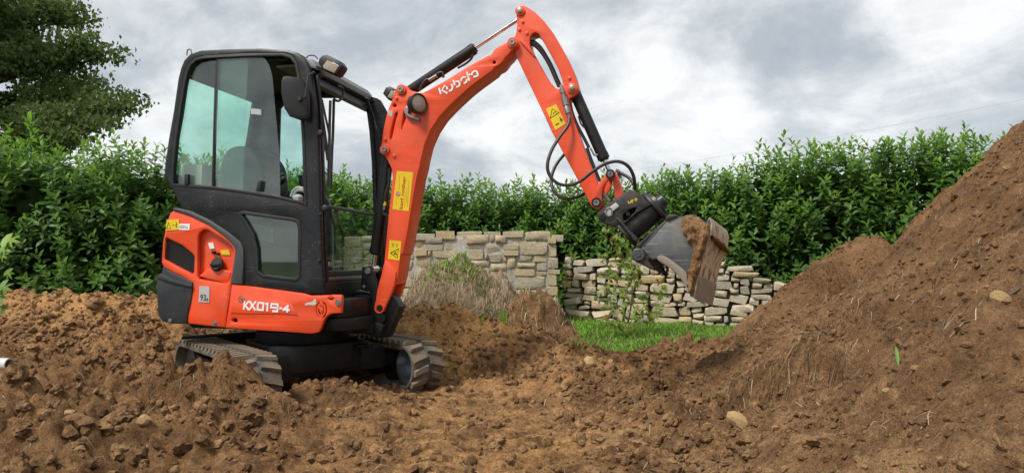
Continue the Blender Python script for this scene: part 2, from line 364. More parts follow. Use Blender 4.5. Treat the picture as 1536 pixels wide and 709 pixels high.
M['greenstem'] = plain('green_stem', (0.10, 0.13, 0.045), 0.7, 30, 0.3, 0)
M['pipe'] = plain('grey_white_pipe', (0.55, 0.55, 0.54), 0.45, 6, 0.08, 0, spec=0.5)
M['lawnsoil'] = plain('lawn_base', (0.055, 0.085, 0.022), 0.95, 20, 0.4, 0.8, 0.02)
M['field'] = plain('grass_field', (0.06, 0.085, 0.03), 0.95, 3, 0.3, 0.5, 0.02)
def leaf_mat(name, stops, rough=0.38, trans=0.22, spec=0.45):
    m, nt, b = nodes(name); at = nt.nodes.new('ShaderNodeAttribute'); at.attribute_name = 'tint'
    c = ramp(nt, at.outputs['Fac'], stops); nt.links.new(c, b.inputs['Base Color']); b.inputs['Roughness'].default_value = rough; b.inputs['Specular IOR Level'].default_value = spec
    if trans:
        t = nt.nodes.new('ShaderNodeBsdfTranslucent'); nt.links.new(mixc(nt, 1.0, c, (1.3, 1.5, 0.6), 'MULTIPLY'), t.inputs[0])
        mx = nt.nodes.new('ShaderNodeMixShader'); mx.inputs[0].default_value = trans; out = nt.nodes['Material Output']
        nt.links.new(b.outputs[0], mx.inputs[1]); nt.links.new(t.outputs[0], mx.inputs[2]); nt.links.new(mx.outputs[0], out.inputs['Surface'])
    return m
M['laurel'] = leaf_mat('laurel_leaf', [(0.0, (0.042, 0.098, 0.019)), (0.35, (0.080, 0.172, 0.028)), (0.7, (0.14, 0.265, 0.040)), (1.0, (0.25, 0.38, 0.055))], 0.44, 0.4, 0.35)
M['oak'] = leaf_mat('oak_leaf', [(0.0, (0.075, 0.105, 0.045)), (0.5, (0.12, 0.165, 0.062)), (1.0, (0.19, 0.24, 0.09))], 0.6, 0.45, 0.25)
M['grass'] = leaf_mat('grass_blade', [(0.0, (0.34, 0.26, 0.15)), (0.25, (0.20, 0.22, 0.07)), (0.5, (0.14, 0.28, 0.035)), (1.0, (0.26, 0.46, 0.06))], 0.6, 0.25, 0.2)
M['sodfibre'] = leaf_mat('sod_fibre', [(0.0, (0.05, 0.029, 0.015)), (0.8, (0.12, 0.072, 0.038)), (1.0, (0.30, 0.22, 0.13))], 0.9, 0.05, 0.1)
M['straw'] = leaf_mat('dry_grass', [(0.0, (0.16, 0.12, 0.075)), (0.5, (0.33, 0.255, 0.16)), (1.0, (0.55, 0.45, 0.30))], 0.8, 0.1, 0.1)
M['sapleaf'] = leaf_mat('sapling_leaf', [(0.0, (0.14, 0.22, 0.05)), (0.6, (0.28, 0.36, 0.09)), (0.9, (0.30, 0.27, 0.08)), (1.0, (0.38, 0.15, 0.05))], 0.55, 0.3, 0.25)
M['dogleaf'] = leaf_mat('bright_leaf', [(0.0, (0.09, 0.20, 0.04)), (1.0, (0.26, 0.42, 0.07))], 0.5, 0.3, 0.3)

# ================================================================== TERRAIN
def _h(ix, iy, s):
    n = (ix.astype(np.int64)*374761393 + iy.astype(np.int64)*668265263 + s*974634777) & 0xFFFFFFFF
    n = ((n ^ (n >> 13))*1274126177) & 0xFFFFFFFF; n = n ^ (n >> 16)
    return (n & 0xFFFFFF).astype(np.float32)/16777215.0
def gnoise(x, y, s=0):
    ix = np.floor(x); iy = np.floor(y); fx = (x-ix).astype(np.float32); fy = (y-iy).astype(np.float32)
    u = fx*fx*fx*(fx*(fx*6-15)+10); v = fy*fy*fy*(fy*(fy*6-15)+10); r = []
    for dx in (0, 1):
        for dy in (0, 1):
            a = _h(ix+dx, iy+dy, s)*6.2831853; r.append(np.cos(a)*(fx-dx)+np.sin(a)*(fy-dy))
    return ((r[0]*(1-v)+r[1]*v)*(1-u)+(r[2]*(1-v)+r[3]*v)*u)*1.5
def fbm(x, y, octv=4, s=0, gain=0.5):
    t = np.zeros_like(x, dtype=np.float32); a = 1.0; f = 1.0
    for k in range(octv): t += a*gnoise(x*f+k*17.3, y*f-k*9.1, s+k); a *= gain; f *= 2.03
    return t
def clods(x, y, cell, s, dens=0.6, rmin=0.25, rmax=0.6):
    """height of half-buried lumps: one rounded lump per lattice cell, some cells empty"""
    ix = np.floor(x/cell); iy = np.floor(y/cell); out = np.zeros_like(x, dtype=np.float32)
    for dx in (-1, 0, 1):
        for dy in (-1, 0, 1):
            cx = ix+dx; cy = iy+dy; on = _h(cx, cy, s+3) < dens
            px = (cx+0.5+0.8*(_h(cx, cy, s)-0.5))*cell; py = (cy+0.5+0.8*(_h(cx, cy, s+1)-0.5))*cell
            r = cell*(rmin+(rmax-rmin)*_h(cx, cy, s+2)**2); e = 0.75+0.5*_h(cx, cy, s+4); an = _h(cx, cy, s+5)*3.14
            ux = (x-px)*np.cos(an)+(y-py)*np.sin(an); uy = -(x-px)*np.sin(an)+(y-py)*np.cos(an)
            d2 = ((ux*e)**2+(uy/e)**2)/(r*r)
            out = np.maximum(out, np.where(on, np.sqrt(np.clip(1-d2, 0, 1))*r*0.72, 0))
    return out
def billow(x, y, octv=3, s=0, gain=.5):
    """rounded lumps parted by sharp creases"""
    t = np.zeros_like(x, dtype=np.float32); a = 1.0; f = 1.0
    for k in range(octv): t += a*(np.abs(gnoise(x*f+k*11.7, y*f-k*5.3, s+k))*1.6-.45); a *= gain; f *= 2.1
    return t
def sstep(a, b, x): t = np.clip((x-a)/(b-a), 0, 1); return t*t*(3-2*t)
def polyd(x, y, pts):
    """distance to a polyline, and the height / width interpolated along it"""
    bd = np.full(x.shape, 1e9, np.float32); bh = np.zeros_like(bd); bw = np.zeros_like(bd)
    for (x0, y0, h0, w0), (x1, y1, h1, w1) in zip(pts[:-1], pts[1:]):
        dx, dy = x1-x0, y1-y0; t = np.clip(((x-x0)*dx+(y-y0)*dy)/(dx*dx+dy*dy), 0, 1)
        d = np.hypot(x-x0-t*dx, y-y0-t*dy); m = d < bd
        bd = np.where(m, d, bd); bh = np.where(m, h0+(h1-h0)*t, bh); bw = np.where(m, w0+(w1-w0)*t, bw)
    return bd, bh, bw
def ridge(x, y, pts, p=1.0):
    d, h, w = polyd(x, y, pts); return h*np.exp(-(d/w)**(2*p))
def terrain(x, y):
    x = np.asarray(x, np.float32); y = np.asarray(y, np.float32)
    wx = x+0.25*fbm(x*0.9, y*0.9, 3, 40); wy = y+0.25*fbm(x*0.9+31, y*0.9, 3, 44)
    z = np.maximum(ridge(wx, wy, [(-9, 6.4, .62, 1.1), (-4.6, 6.5, .60, 1.05), (-3.3, 6.6, .57, 1.0), (-2.1, 6.9, .50, .85), (-1.3, 6.9, .44, .6), (-0.62, 6.35, .48, .62), (-0.2, 6.2, .34, .5)]),
                   ridge(wx, wy, [(-0.1, 6.5, .34, .6), (.35, 6.35, .27, .4), (.75, 6.15, .17, .4), (1.35, 6.0, .13, .35), (2.1, 5.8, .18, .5)]))
    z = np.maximum(z, ridge(wx, wy, [(-4.6, 4.7, .36, .8), (-3.3, 4.9, .26, .6), (-2.7, 5.3, .15, .5)]))
    # spoil pushed up in front of the near track, and the lumpy heap at the lower left
    z = np.maximum(z, ridge(x+0.1*fbm(x*3, y*3, 2, 5), y, [(-3.1, 3.75, .20, .5), (-2.35, 3.82, .21, .42), (-1.78, 3.80, .35, .30), (-1.48, 3.74, .31, .25), (-1.2, 3.70, .17, .24), (-.85, 3.75, .08, .22)]))
    z = np.maximum(z, ridge(wx, wy, [(-3.2, 3.2, .26, .5), (-2.2, 3.2, .30, .36), (-1.6, 3.1, .18, .30)]))
    z = np.maximum(z, ridge(x, y, [(-1.35, 4.62, .12, .2), (-1.15, 4.55, .13, .15)])); z = np.maximum(z, ridge(x, y, [(-.95, 4.55, .09, .16), (-.75, 4.4, .06, .2)]))
    # ledge between the wheel path and the heap
    z = np.maximum(z, ridge(wx, wy, [(.35, 5.9, .20, .5), (.62, 5.0, .15, .42), (.75, 4.2, .12, .38), (.9, 3.3, .13, .4), (1.0, 2.4, .13, .4)]))
    lawn = sstep(6.5, 7.0, y)*sstep(.0, .5, x)
    z = z*(1-lawn) - 0.06*lawn
    # roughness: calm on the driven path and under the machine
    path = np.exp(-(((x+.28)/.85)**4))*(1-sstep(4.7, 5.5, y)); path = np.maximum(path, 0.55*np.exp(-(((x+1.4)/.6)**2+((y-4.9)/.6)**2)))
    lump = np.clip(.42+1.5*fbm(x*.75+3, y*.75, 3, 33), .10, 1.15)
    calm = (1-0.74*path)*(1-lawn); rough = calm*(.25+.75*lump)
    z = z + calm*0.075*fbm(x*1.5, y*1.5, 3, 6) + rough*(0.055*fbm(x*2.2, y*2.2, 4, 2)+0.040*fbm(x*7, y*7, 4, 12, .62)) + (1-lawn)*0.013*fbm(x*19, y*19, 3, 22, .7)*(.5+.5*rough)
    z = z + rough*(clods(wx, wy, .34, 50, .30)*0.8 + clods(x+.02*gnoise(x*12, y*12, 4), y, .17, 60, .42)*1.1 + clods(x+.02*gnoise(x*19, y*19, 3), y, .085, 70, .5)*1.15)
    z = z + (1-lawn)*clods(x, y, .045, 80, .5)*(0.22+0.68*rough)
    z = z + rough*(0.040*billow(x*5.2, y*5.2, 3, 90, .55)) + (1-lawn)*0.012*billow(x*21, y*21, 2, 95, .6)*(.45+.55*rough)
    # soil dragged sideways across the driven strip
    z = z + (1-lawn)*path*(0.018*fbm(x*2.0, y*8.5, 4, 620, .6)+.011*billow(x*4, y*16, 2, 630))
    # crosswise prints of the track lugs
    for (cx, y0, y1, w, pitch, dep, dr) in ((-1.06, 2.6, 3.8, .17, .105, .058, .0), (.04, 2.5, 4.0, .18, .11, .060, .03), (-.36, 2.6, 4.3, .15, .095, .020, -.05), (.42, 3.9, 5.3, .15, .10, .028, .1)):
        lane = np.clip(1-np.abs((x-cx-dr*(y-3))/w), 0, 1)**.5*sstep(y0, y0+.15, y)*(1-sstep(y1-.2, y1, y))
        ph = np.sin((y+.012*gnoise(x*5, y*5, 9)+.15*(x-cx))/pitch*6.2832)
        z = z*(1-.55*lane) + lane*dep*(np.clip(ph*1.7+.2, -.7, .8)*np.clip(.95+fbm(x*3, y*3, 2, 77)*1.3, .25, 1) - .25)
    return z
HR = [(5.02, 5.4, 2.78), (4.55, 4.4, 2.64), (4.0, 3.2, 2.52), (3.5, 2.2, 2.35)]
def heap_h(x, y):
    x = np.asarray(x, np.float32); y = np.asarray(y, np.float32)
    wx = x+0.11*fbm(x*1.1, y*1.1, 3, 140); wy = y+0.11*fbm(x*1.1+9, y*1.1, 3, 150)
    d, h, _ = polyd(wx, wy, [(a, b, c, 1) for a, b, c in HR])
    d = np.sqrt(d*d+0.05); z = h-0.775*d
    z = np.where(z < 0.16, 0.16*np.exp((z-0.16)/0.16), z)-0.05             # toe runs out gently
    # slumped sod on the shoulder, with its torn ledge
    z = z+ridge(x, y, [(2.15, 5.25, .28, .25), (2.5, 5.5, .35, .27), (2.85, 5.65, .38, .28)], 1.3)
    z = z-ridge(x, y, [(2.2, 5.25, .08, .08), (2.5, 5.15, .11, .08), (2.8, 5.3, .08, .08)])
    wob = .05*gnoise(x*5, y*5, 240)
    z = z+ridge(x+wob, y, [(1.16, 3.55, .07, .15), (1.27, 3.2, .11, .16), (1.40, 2.86, .09, .15)], 1.6)
    z = z-ridge(x+wob, y, [(1.02, 3.40, .07, .06), (1.11, 3.02, .10, .06), (1.27, 2.70, .10, .06)], 1.3)
    z = z+ridge(x+wob, y, [(.98, 3.9, .07, .13), (1.2, 4.6, .11, .14), (1.42, 4.95, .09, .15)], 1.5)
    z = z-ridge(x+wob, y, [(.86, 3.95, .035, .06), (1.05, 4.6, .04, .07)], 1.3)
    z = z-.36*np.exp(-((d-1.85)/.62)**2)*sstep(4.2, 5.4, y)
    # runnels straight down the slope, lumps thicker near the foot
    ang = np.arctan2(wy-4.7, wx-4.9)
    foot = np.exp(-np.clip(z, 0, 3)/0.42)
    z = z+0.030*fbm(ang*9, d*0.8, 4, 160)+0.034*fbm(x*3.2, y*3.2, 4, 170)+0.014*fbm(x*11, y*11, 4, 180, .62)+0.006*fbm(x*27, y*27, 2, 185)
    z = z+clods(wx, wy, .24, 190, .12)*(.2+.3*foot)+clods(x, y, .12, 200, .13)*(.4+.45*foot)+clods(x, y, .062, 210, .28)*(.5+.5*foot)+clods(x, y, .035, 220, .5)*.7
    z = z+.022*billow(x*4.5, y*4.5, 3, 230, .55)*(.35+.8*foot)+.007*billow(x*24, y*24, 2, 235, .6)
    return z
def grid_obj(name, fn, x0, x1, y0, y1, step, mat, keep=None, attr=None):
    nx = int((x1-x0)/step)+1; ny = int((y1-y0)/step)+1
    X, Y = np.meshgrid(np.linspace(x0, x1, nx, dtype=np.float32), np.linspace(y0, y1, ny, dtype=np.float32))
    Z = fn(X, Y); V = np.stack([X, Y, Z], -1).reshape(-1, 3)
    i = np.arange(nx*ny).reshape(ny, nx); F = np.stack([i[:-1, :-1], i[:-1, 1:], i[1:, 1:], i[1:, :-1]], -1).reshape(-1, 4)
    if keep is not None:
        k = keep(X, Y, Z).reshape(-1); F = F[k[F].any(axis=1)]
        used = np.unique(F); mp = np.full(len(V), -1, np.int64); mp[used] = np.arange(len(used)); V = V[used]; F = mp[F]
    at = {'ochre': attr(V[:, 0], V[:, 1], V[:, 2])} if attr else None
    o = link(name, arr_mesh(name, V, F, True, at), mat)
    o['_'] = 0; del o['_']; return o, (x0, y0, step, nx, ny, Z)
def sampler(g):
    x0, y0, step, nx, ny, Z = g; sx = (nx-1); sy = (ny-1)
    x1 = None
    def f(x, y):
        fx = np.clip((np.asarray(x)-x0)/step, 0, nx-1.001); fy = np.clip((np.asarray(y)-y0)/step, 0, ny-1.001)
        ix = fx.astype(int); iy = fy.astype(int); u = fx-ix; v = fy-iy
        return (Z[iy, ix]*(1-u)+Z[iy, ix+1]*u)*(1-v)+(Z[iy+1, ix]*(1-u)+Z[iy+1, ix+1]*u)*v
    return f
def ochre_t(x, y, z):
    a = 0.15+0.80*np.exp(-(((x+3.9)/1.3)**2+((y-6.3)/.45)**2))+1.0*np.exp(-(((x+.55)/.55)**2+((y-6.1)/.6)**2))
    a += 0.55*np.exp(-(((x-.9)/.5)**2+((y-5.6)/.5)**2))+0.30*np.exp(-(((x+.3)/1.0)**4+((y-3.4)/1.2)**2))+0.25*np.exp(-(((x+.2)/1.0)**2+((y-4.9)/.7)**2))
    a -= 0.6*np.exp(-(((x+2.9)/1.0)**2+((y-4.5)/.5)**2)); a -= 0.45*np.exp(-(((x-.9)/.5)**2+((y-4.9)/.45)**2)); a -= 0.25*np.exp(-(((x+1.7)/.8)**2+((y-3.8)/.4)**2))  # first dip paints the shade of the left hollow into the soil tone
    return np.clip(a+0.22*fbm(x*1.7, y*1.7, 3, 300), 0, 1)
def ochre_h(x, y, z): return np.clip(0.10+0.45*np.exp(-np.clip(z, 0, 3)/.25)+0.22*fbm(x*1.3, y*1.3, 3, 310), 0, 1)
STEP = 0.0145
soil, gT = grid_obj('churned_soil', terrain, -7.0, 3.2, 2.0, 8.2, STEP, M['soil'], None, ochre_t); tag(soil, kind='structure')
TZ = sampler(gT)
def heap_all(x, y): return heap_h(x, y)
heap, gH = grid_obj('soil_heap', heap_all, 0.6, 8.4, 0.5, 7.8, 0.0175, M['heap'], lambda X, Y, Z: Z > TZ(X, Y)-0.05, ochre_h)
tag(heap, 'huge heap of bare brown soil rising to the right edge', 'soil heap')
HZ = sampler(gH)
def GZ(x, y):
    x = np.asarray(x, float); y = np.asarray(y, float); t = TZ(x, y); h = HZ(x, y)
    return np.where(x > 0.62, np.maximum(t, h), t)
gm = MB(); gm.v = [(-700, -300, -.12), (700, -300, -.12), (700, 1200, -.12), (-700, 1200, -.12)]; gm.f = [(0, 1, 2, 3)]
tag(gm.obj('ground', M['field']), kind='structure')

# lawn strip before the dry wall
def lawn_z(x, y): return 0.0+0.035*(y-7.0)+0.02*fbm(x*1.5, y*1.5, 3, 500)+0.006*fbm(x*9, y*9, 2, 510)
lawn, gL = grid_obj('lawn', lawn_z, -0.2, 4.6, 6.35, 10.6, 0.06, M['lawnsoil']); tag(lawn, kind='structure'); LZ = sampler(gL)
back = grid_obj('garden_bed', lambda x, y: 0.02+0.0*x+0.03*fbm(x*2, y*2, 3, 520), -12, -0.2, 7.6, 12.5, 0.12, M['turfsoil'])[0]; tag(back, kind='structure')

def blades(n, px, py, pz, hmin, hmax, w, lean, rng, droop=0.0, tint=(0.5, 1.0), dirx=None, diry=None):
    """n grass blades as two-segment ribbons"""
    a = rng.uniform(0, 2*np.pi, n); h = rng.uniform(hmin, hmax, n); ln = lean*h*rng.uniform(.3, 1.2, n); b = rng.uniform(0, 2*np.pi, n)
    dx = np.cos(b)*ln; dy = np.sin(b)*ln
    if dirx is not None: dx = dx+dirx*h*droop; dy = dy+diry*h*droop
    wx = np.cos(a)*w*.5; wy = np.sin(a)*w*.5
    z1 = h*.6; z2 = h*(1-lean*.35) if dirx is None else h*(1-1.5*droop)
    p = np.stack([px, py, pz], -1)
    V = np.stack([p+np.stack([-wx, -wy, 0*wx], -1), p+np.stack([wx, wy, 0*wx], -1),
                  p+np.stack([dx*.4-wx*.8, dy*.4-wy*.8, z1], -1), p+np.stack([dx*.4+wx*.8, dy*.4+wy*.8, z1], -1),
                  p+np.stack([dx, dy, z2], -1)], 1).reshape(-1, 3)
    o = np.arange(n)[:, None]*5; F = np.concatenate([o+np.array([[0, 1, 3]]), o+np.array([[0, 3, 2]]), o+np.array([[2, 3, 4]])], 0)
    t = np.repeat(rng.uniform(tint[0], tint[1], n), 5); return V, F, t
n = 26000; gx = RNG.uniform(-.1, 4.3, n); gy = RNG.uniform(6.42, 10.1, n)
gh = np.clip(1.0+0.8*fbm(gx.astype(np.float32)*1.3, gy.astype(np.float32)*1.3, 3, 530), .35, 1.9)
V, F, t = blades(n, gx, gy, LZ(gx, gy)-.01, .030, .085, .009, .8, RNG, tint=(.42, .95))
t = np.clip(t-np.repeat(.34*np.clip(fbm(gx.astype(np.float32)*2.2, gy.astype(np.float32)*2.2, 4, 540)+.1, 0, 1)+.45*(RNG.random(n) < .10), 5), 0, 1)
V[:, 2] = np.repeat(LZ(gx, gy), 5)+(V[:, 2]-np.repeat(LZ(gx, gy), 5))*np.repeat(gh, 5)
g = link('grass', arr_mesh('grass', V, F, True, {'tint': t}), M['grass']); tag(g, kind='stuff')
g['label'] = 'short bright green grass of the lawn strip before the dry wall'

# turf mound beside the boom, and the darker turned sod next to it
def turf_mound(name, label, cx, cy, rx, ry, z0, hgt, seed, ngreen, nstraw, mat, green_rect):
    m = 46; X, Y = np.meshgrid(np.linspace(-1.25, 1.25, m, dtype=np.float32), np.linspace(-1.25, 1.25, m, dtype=np.float32))
    def mz(u, v):
        r = np.sqrt(u*u+v*v)*(1+.16*fbm(u*1.6+seed, v*1.6, 3, seed)); s = np.clip(1-np.clip(r, 0, 1.3)**2.1, -.4, 1)
        return z0+hgt*s+.09*fbm(u*3+seed, v*3, 4, seed+5)+.035*billow(u*5, v*5, 3, seed+9)+.02*fbm(u*11, v*11, 3, seed+9)
    Z = mz(X, Y); V = np.stack([cx+X*rx, cy+Y*ry, Z], -1).reshape(-1, 3); i = np.arange(m*m).reshape(m, m)
    F = np.stack([i[:-1, :-1], i[:-1, 1:], i[1:, 1:], i[1:, :-1]], -1).reshape(-1, 4)
    root = empty(name, (cx, cy, z0), label, 'turf'); V0 = V-np.array([cx, cy, z0])
    link('clump', arr_mesh('clump', V0, F, True, {'ochre': np.full(len(V0), .12)}), mat, root)
    rng = np.random.default_rng(seed)
    if ngreen:
        u = rng.uniform(green_rect[0], green_rect[1], ngreen).astype(np.float32); v = rng.uniform(green_rect[2], green_rect[3], ngreen).astype(np.float32)
        u = u+.12*rng.standard_normal(ngreen).astype(np.float32)
        A, B, t = blades(ngreen, u*rx, v*ry, mz(u, v)-z0-.01, .02, .075, .009, 1.0, rng, tint=(.3, 1.0)); o = link('green_grass', arr_mesh('green_grass', A, B, True, {'tint': t}), M['grass'], root); tag(o, kind='stuff')
    an = rng.uniform(0, 2*np.pi, nstraw); rr = np.sqrt(rng.uniform(.12, 1.1, nstraw)); u = (np.cos(an)*rr).astype(np.float32); v = (np.sin(an)*rr).astype(np.float32)
    zz = mz(u, v)-z0; L = rng.uniform(.04, .13, nstraw); an = rng.uniform(0, 2*np.pi, nstraw); nx, ny = np.cos(an), np.sin(an); sx = rng.uniform(-.9, .9, nstraw)
    p0 = np.stack([u*rx, v*ry, zz-.01], -1); dx = nx*.45-ny*sx; dy = ny*.45+nx*sx
    p1 = p0+np.stack([dx*L*.45, dy*L*.45, .035+.03*rng.random(nstraw)], -1)
    u2 = (p0[:, 0]+dx*L)/rx; v2 = (p0[:, 1]+dy*L)/ry; z2 = mz(u2.astype(np.float32), v2.astype(np.float32))-z0+.008+.03*rng.random(nstraw)
    p2 = np.stack([p0[:, 0]+dx*L, p0[:, 1]+dy*L, z2], -1); w = np.stack([-dy, dx, np.zeros(nstraw)], -1)*.004
    V = np.stack([p0-w, p0+w, p1-w, p1+w, p2], 1).reshape(-1, 3); o = np.arange(nstraw)[:, None]*5
    F = np.concatenate([o+np.array([[0, 1, 3]]), o+np.array([[0, 3, 2]]), o+np.array([[2, 3, 4]])], 0); t = np.repeat(rng.random(nstraw)**1.4, 5)
    o = link('dry_grass', arr_mesh('dry_grass', V, F, True, {'tint': t}), M['straw'], root); tag(o, kind='stuff')
    return root
turf_mound('turf_mound', 'rounded turf mound with green grass on top and drooping straw sides', -.58, 6.95, .58, .45, .40, .54, 31, 2100, 1900, M['turfsoil'], (-.42, .48, -.62, .4))
turf_mound('turf_clump', 'straw covered dark sod slab sloping down right of the turf mound', -.16, 7.15, .30, .35, .36, .42, 37, 0, 600, M['turfsoil'], None)
turf_mound('sod_clump', 'low dark turned sod clump before the end of the mortared wall', .20, 6.62, .36, .3, .30, .33, 41, 50, 260, M['clod'], (-.6, .2, -.9, -.3))

# ================================================================== STONE WALLS
def stone_mesh(seed, jit):
    """a roughly split block: a box whose corners are knocked about and whose edges are broken"""
    rg = random.Random(seed); V = []
    for sx in (-1, 1):
        for sy in (-1, 1):
            for sz in (-1, 1):
                X, Y, Z = (s*.5*rg.uniform(1-jit, 1.0) for s in (sx, sy, sz)); c = rg.uniform(.03, .13)
                V += [(X-sx*c, Y, Z), (X, Y, Z-sz*c*1.5), (X, Y-sy*c, Z)] if rg.random() < .8 else [(X, Y, Z)]
    for k in range(5): V.append((rg.uniform(-.42, .42), -.5-rg.uniform(0, .07), rg.uniform(-.4, .4)))
    for k in range(2): V.append((rg.uniform(-.4, .4), rg.uniform(-.4, .3), .5+rg.uniform(0, .04)))
    bm = bmesh.new()
    for p in V: bm.verts.new(p)
    r_ = bmesh.ops.convex_hull(bm, input=bm.verts); bmesh.ops.delete(bm, geom=[v for v in bm.verts if not v.link_faces], context='VERTS'); bmesh.ops.recalc_face_normals(bm, faces=bm.faces)
    me = bpy.data.meshes.new('stone'); bm.to_mesh(me); bm.free()
    me.polygons.foreach_set('use_smooth', [True]*len(me.polygons)); me.set_sharp_from_angle(angle=R(26)); return me
def skyline(L, topf, wr, hr, seed, base=0.0, tall=0.12):
    """pack irregular stones from the ground up: always lay the next one at the lowest spot"""
    rg = random.Random(seed); cs = .02; n = int(L/cs); H = [base]*n; out = []
    while True:
        cand = [i for i in range(n) if H[i] < topf(i*cs)-.05]
        if not cand or len(out) > 400: break
        i0 = min(cand, key=lambda i: (round(H[i], 2), i)); h = H[i0]; a = i0
        while a > 0 and H[a-1] <= h+.025: a -= 1
        b = i0
        while b < n-1 and H[b+1] <= h+.025: b += 1
        run = b-a+1; w = rg.uniform(*wr)
        if rg.random() < tall: w *= .6
        k = int(w/cs)
        if k > run-3: k = run
        if k*cs > wr[1]*1.35: k = int(wr[1]/cs)
        st = a; hh = rg.uniform(*hr)*(.75+.35*min(1.4, w/wr[1]))
        top = max(H[st:st+k])
        if k*cs < .07:                                # a pinning stone fills the slot level with its lower neighbour
            nb = [H[j] for j in (st-1, st+k) if 0 <= j < n]; hh = max(.05, min(nb)-top if nb else .08)
            hh = min(hh, .16)
        hh = min(hh, max(.06, topf((st+k/2)*cs)-top+.03))
        out.append((st*cs, k*cs, min(H[st:st+k]), top+hh))
        for j in range(st, min(n, st+k)): H[j] = top+hh
    return out
def build_wall(name, label, A, B, zb, L, depth, stones, meshes, mat, core_mat, core_name, core_front, seed, gap, mort=None, topf=None, tilt=.05):
    ax = math.atan2(B[1]-A[1], B[0]-A[0]); root = empty(name, (A[0], A[1], zb), label, 'stone wall', ax); rg = random.Random(seed)
    cs = MB(); N = 24; e0 = .07; pts = [(e0, -.1), (L-e0, -.1)]+[(e0+(L-2*e0)*(1-i/N), max(.05, topf(L*(1-i/N))-.06)) for i in range(N+1)]
    cs.plate(pts, core_front, depth, .01); cs.obj(core_name, core_mat, root)
    for (u, w, z0, z1) in stones:
        if u+w > L-.03: w += rg.uniform(-.03, .07)
        if u < .02: k_ = rg.uniform(-.02, .04); u -= k_; w += k_
        o = bpy.data.objects.new('stone', rg.choice(meshes)); COL.objects.link(o); o.parent = root
        d = rg.uniform(.16, .26); pr = rg.uniform(-.022, .018); h = z1-z0
        o.location = (u+w/2, pr+d/2, (z0+z1)/2); o.scale = ((w-gap)*1.06, d, (h-gap*.8)*1.08)
        o.rotation_euler = (rg.uniform(-.06, .06), rg.uniform(-tilt, tilt)*min(1, .18/w+.3), rg.uniform(-.12, .12)+(math.pi if rg.random() < .5 else 0))
    return root
SM1 = [stone_mesh(100+i, .18) for i in range(12)]; SM2 = [stone_mesh(200+i, .34) for i in range(20)]
for me in SM1: me.materials.append(M['stone'])
for me in SM2: me.materials.append(M['drystone'])
A, B = (-2.75, 9.25), (.665, 9.40); Lw = math.hypot(B[0]-A[0], B[1]-A[1])
top1 = lambda u: 1.345-.02*math.sin(u*2.1)
st = skyline(Lw, lambda u: top1(u)-.075, (.15, .46), (.07, .19), 5)
cap = []; u = 0; rg = random.Random(3)
while u < Lw-.02:                                     # flat coping slabs along the top
    w = min(rg.uniform(.24, .5), Lw-u)
    if Lw-u-w < .12: w = Lw-u
    cap.append((u, w, top1(u)-.085-rg.uniform(0, .03), top1(u)+rg.uniform(-.035, .025))); u += w
wall1 = build_wall('mortared_stone_wall', 'mortared limestone garden wall behind the boom with flat coping slabs', A, B, -.02, Lw, .36, st+cap, SM1, M['stone'], M['mortar'], 'mortar', .024, 8, .020, topf=top1)
A, B = (.745, 9.9), (3.75, 8.85); Lw = math.hypot(B[0]-A[0], B[1]-A[1])
def top2(u):
    return float(np.interp(u, [0, .3, 1.0, 1.6, 2.0, 2.3, 2.45, 2.62, 2.8, 3.2], [1.0, .99, .99, .97, .91, .86, .83, .70, .66, .62]))-.0
st = skyline(Lw, top2, (.13, .42), (.05, .13), 21, base=.03, tall=.2)
wall2 = build_wall('dry_stone_wall', 'loose dry stacked stone wall with dark joints behind the lawn and bucket', A, B, 0.0, Lw, .40, st, SM2, M['drystone'], M['rubble'], 'rubble_core', .10, 9, .012, topf=top2, tilt=.17)

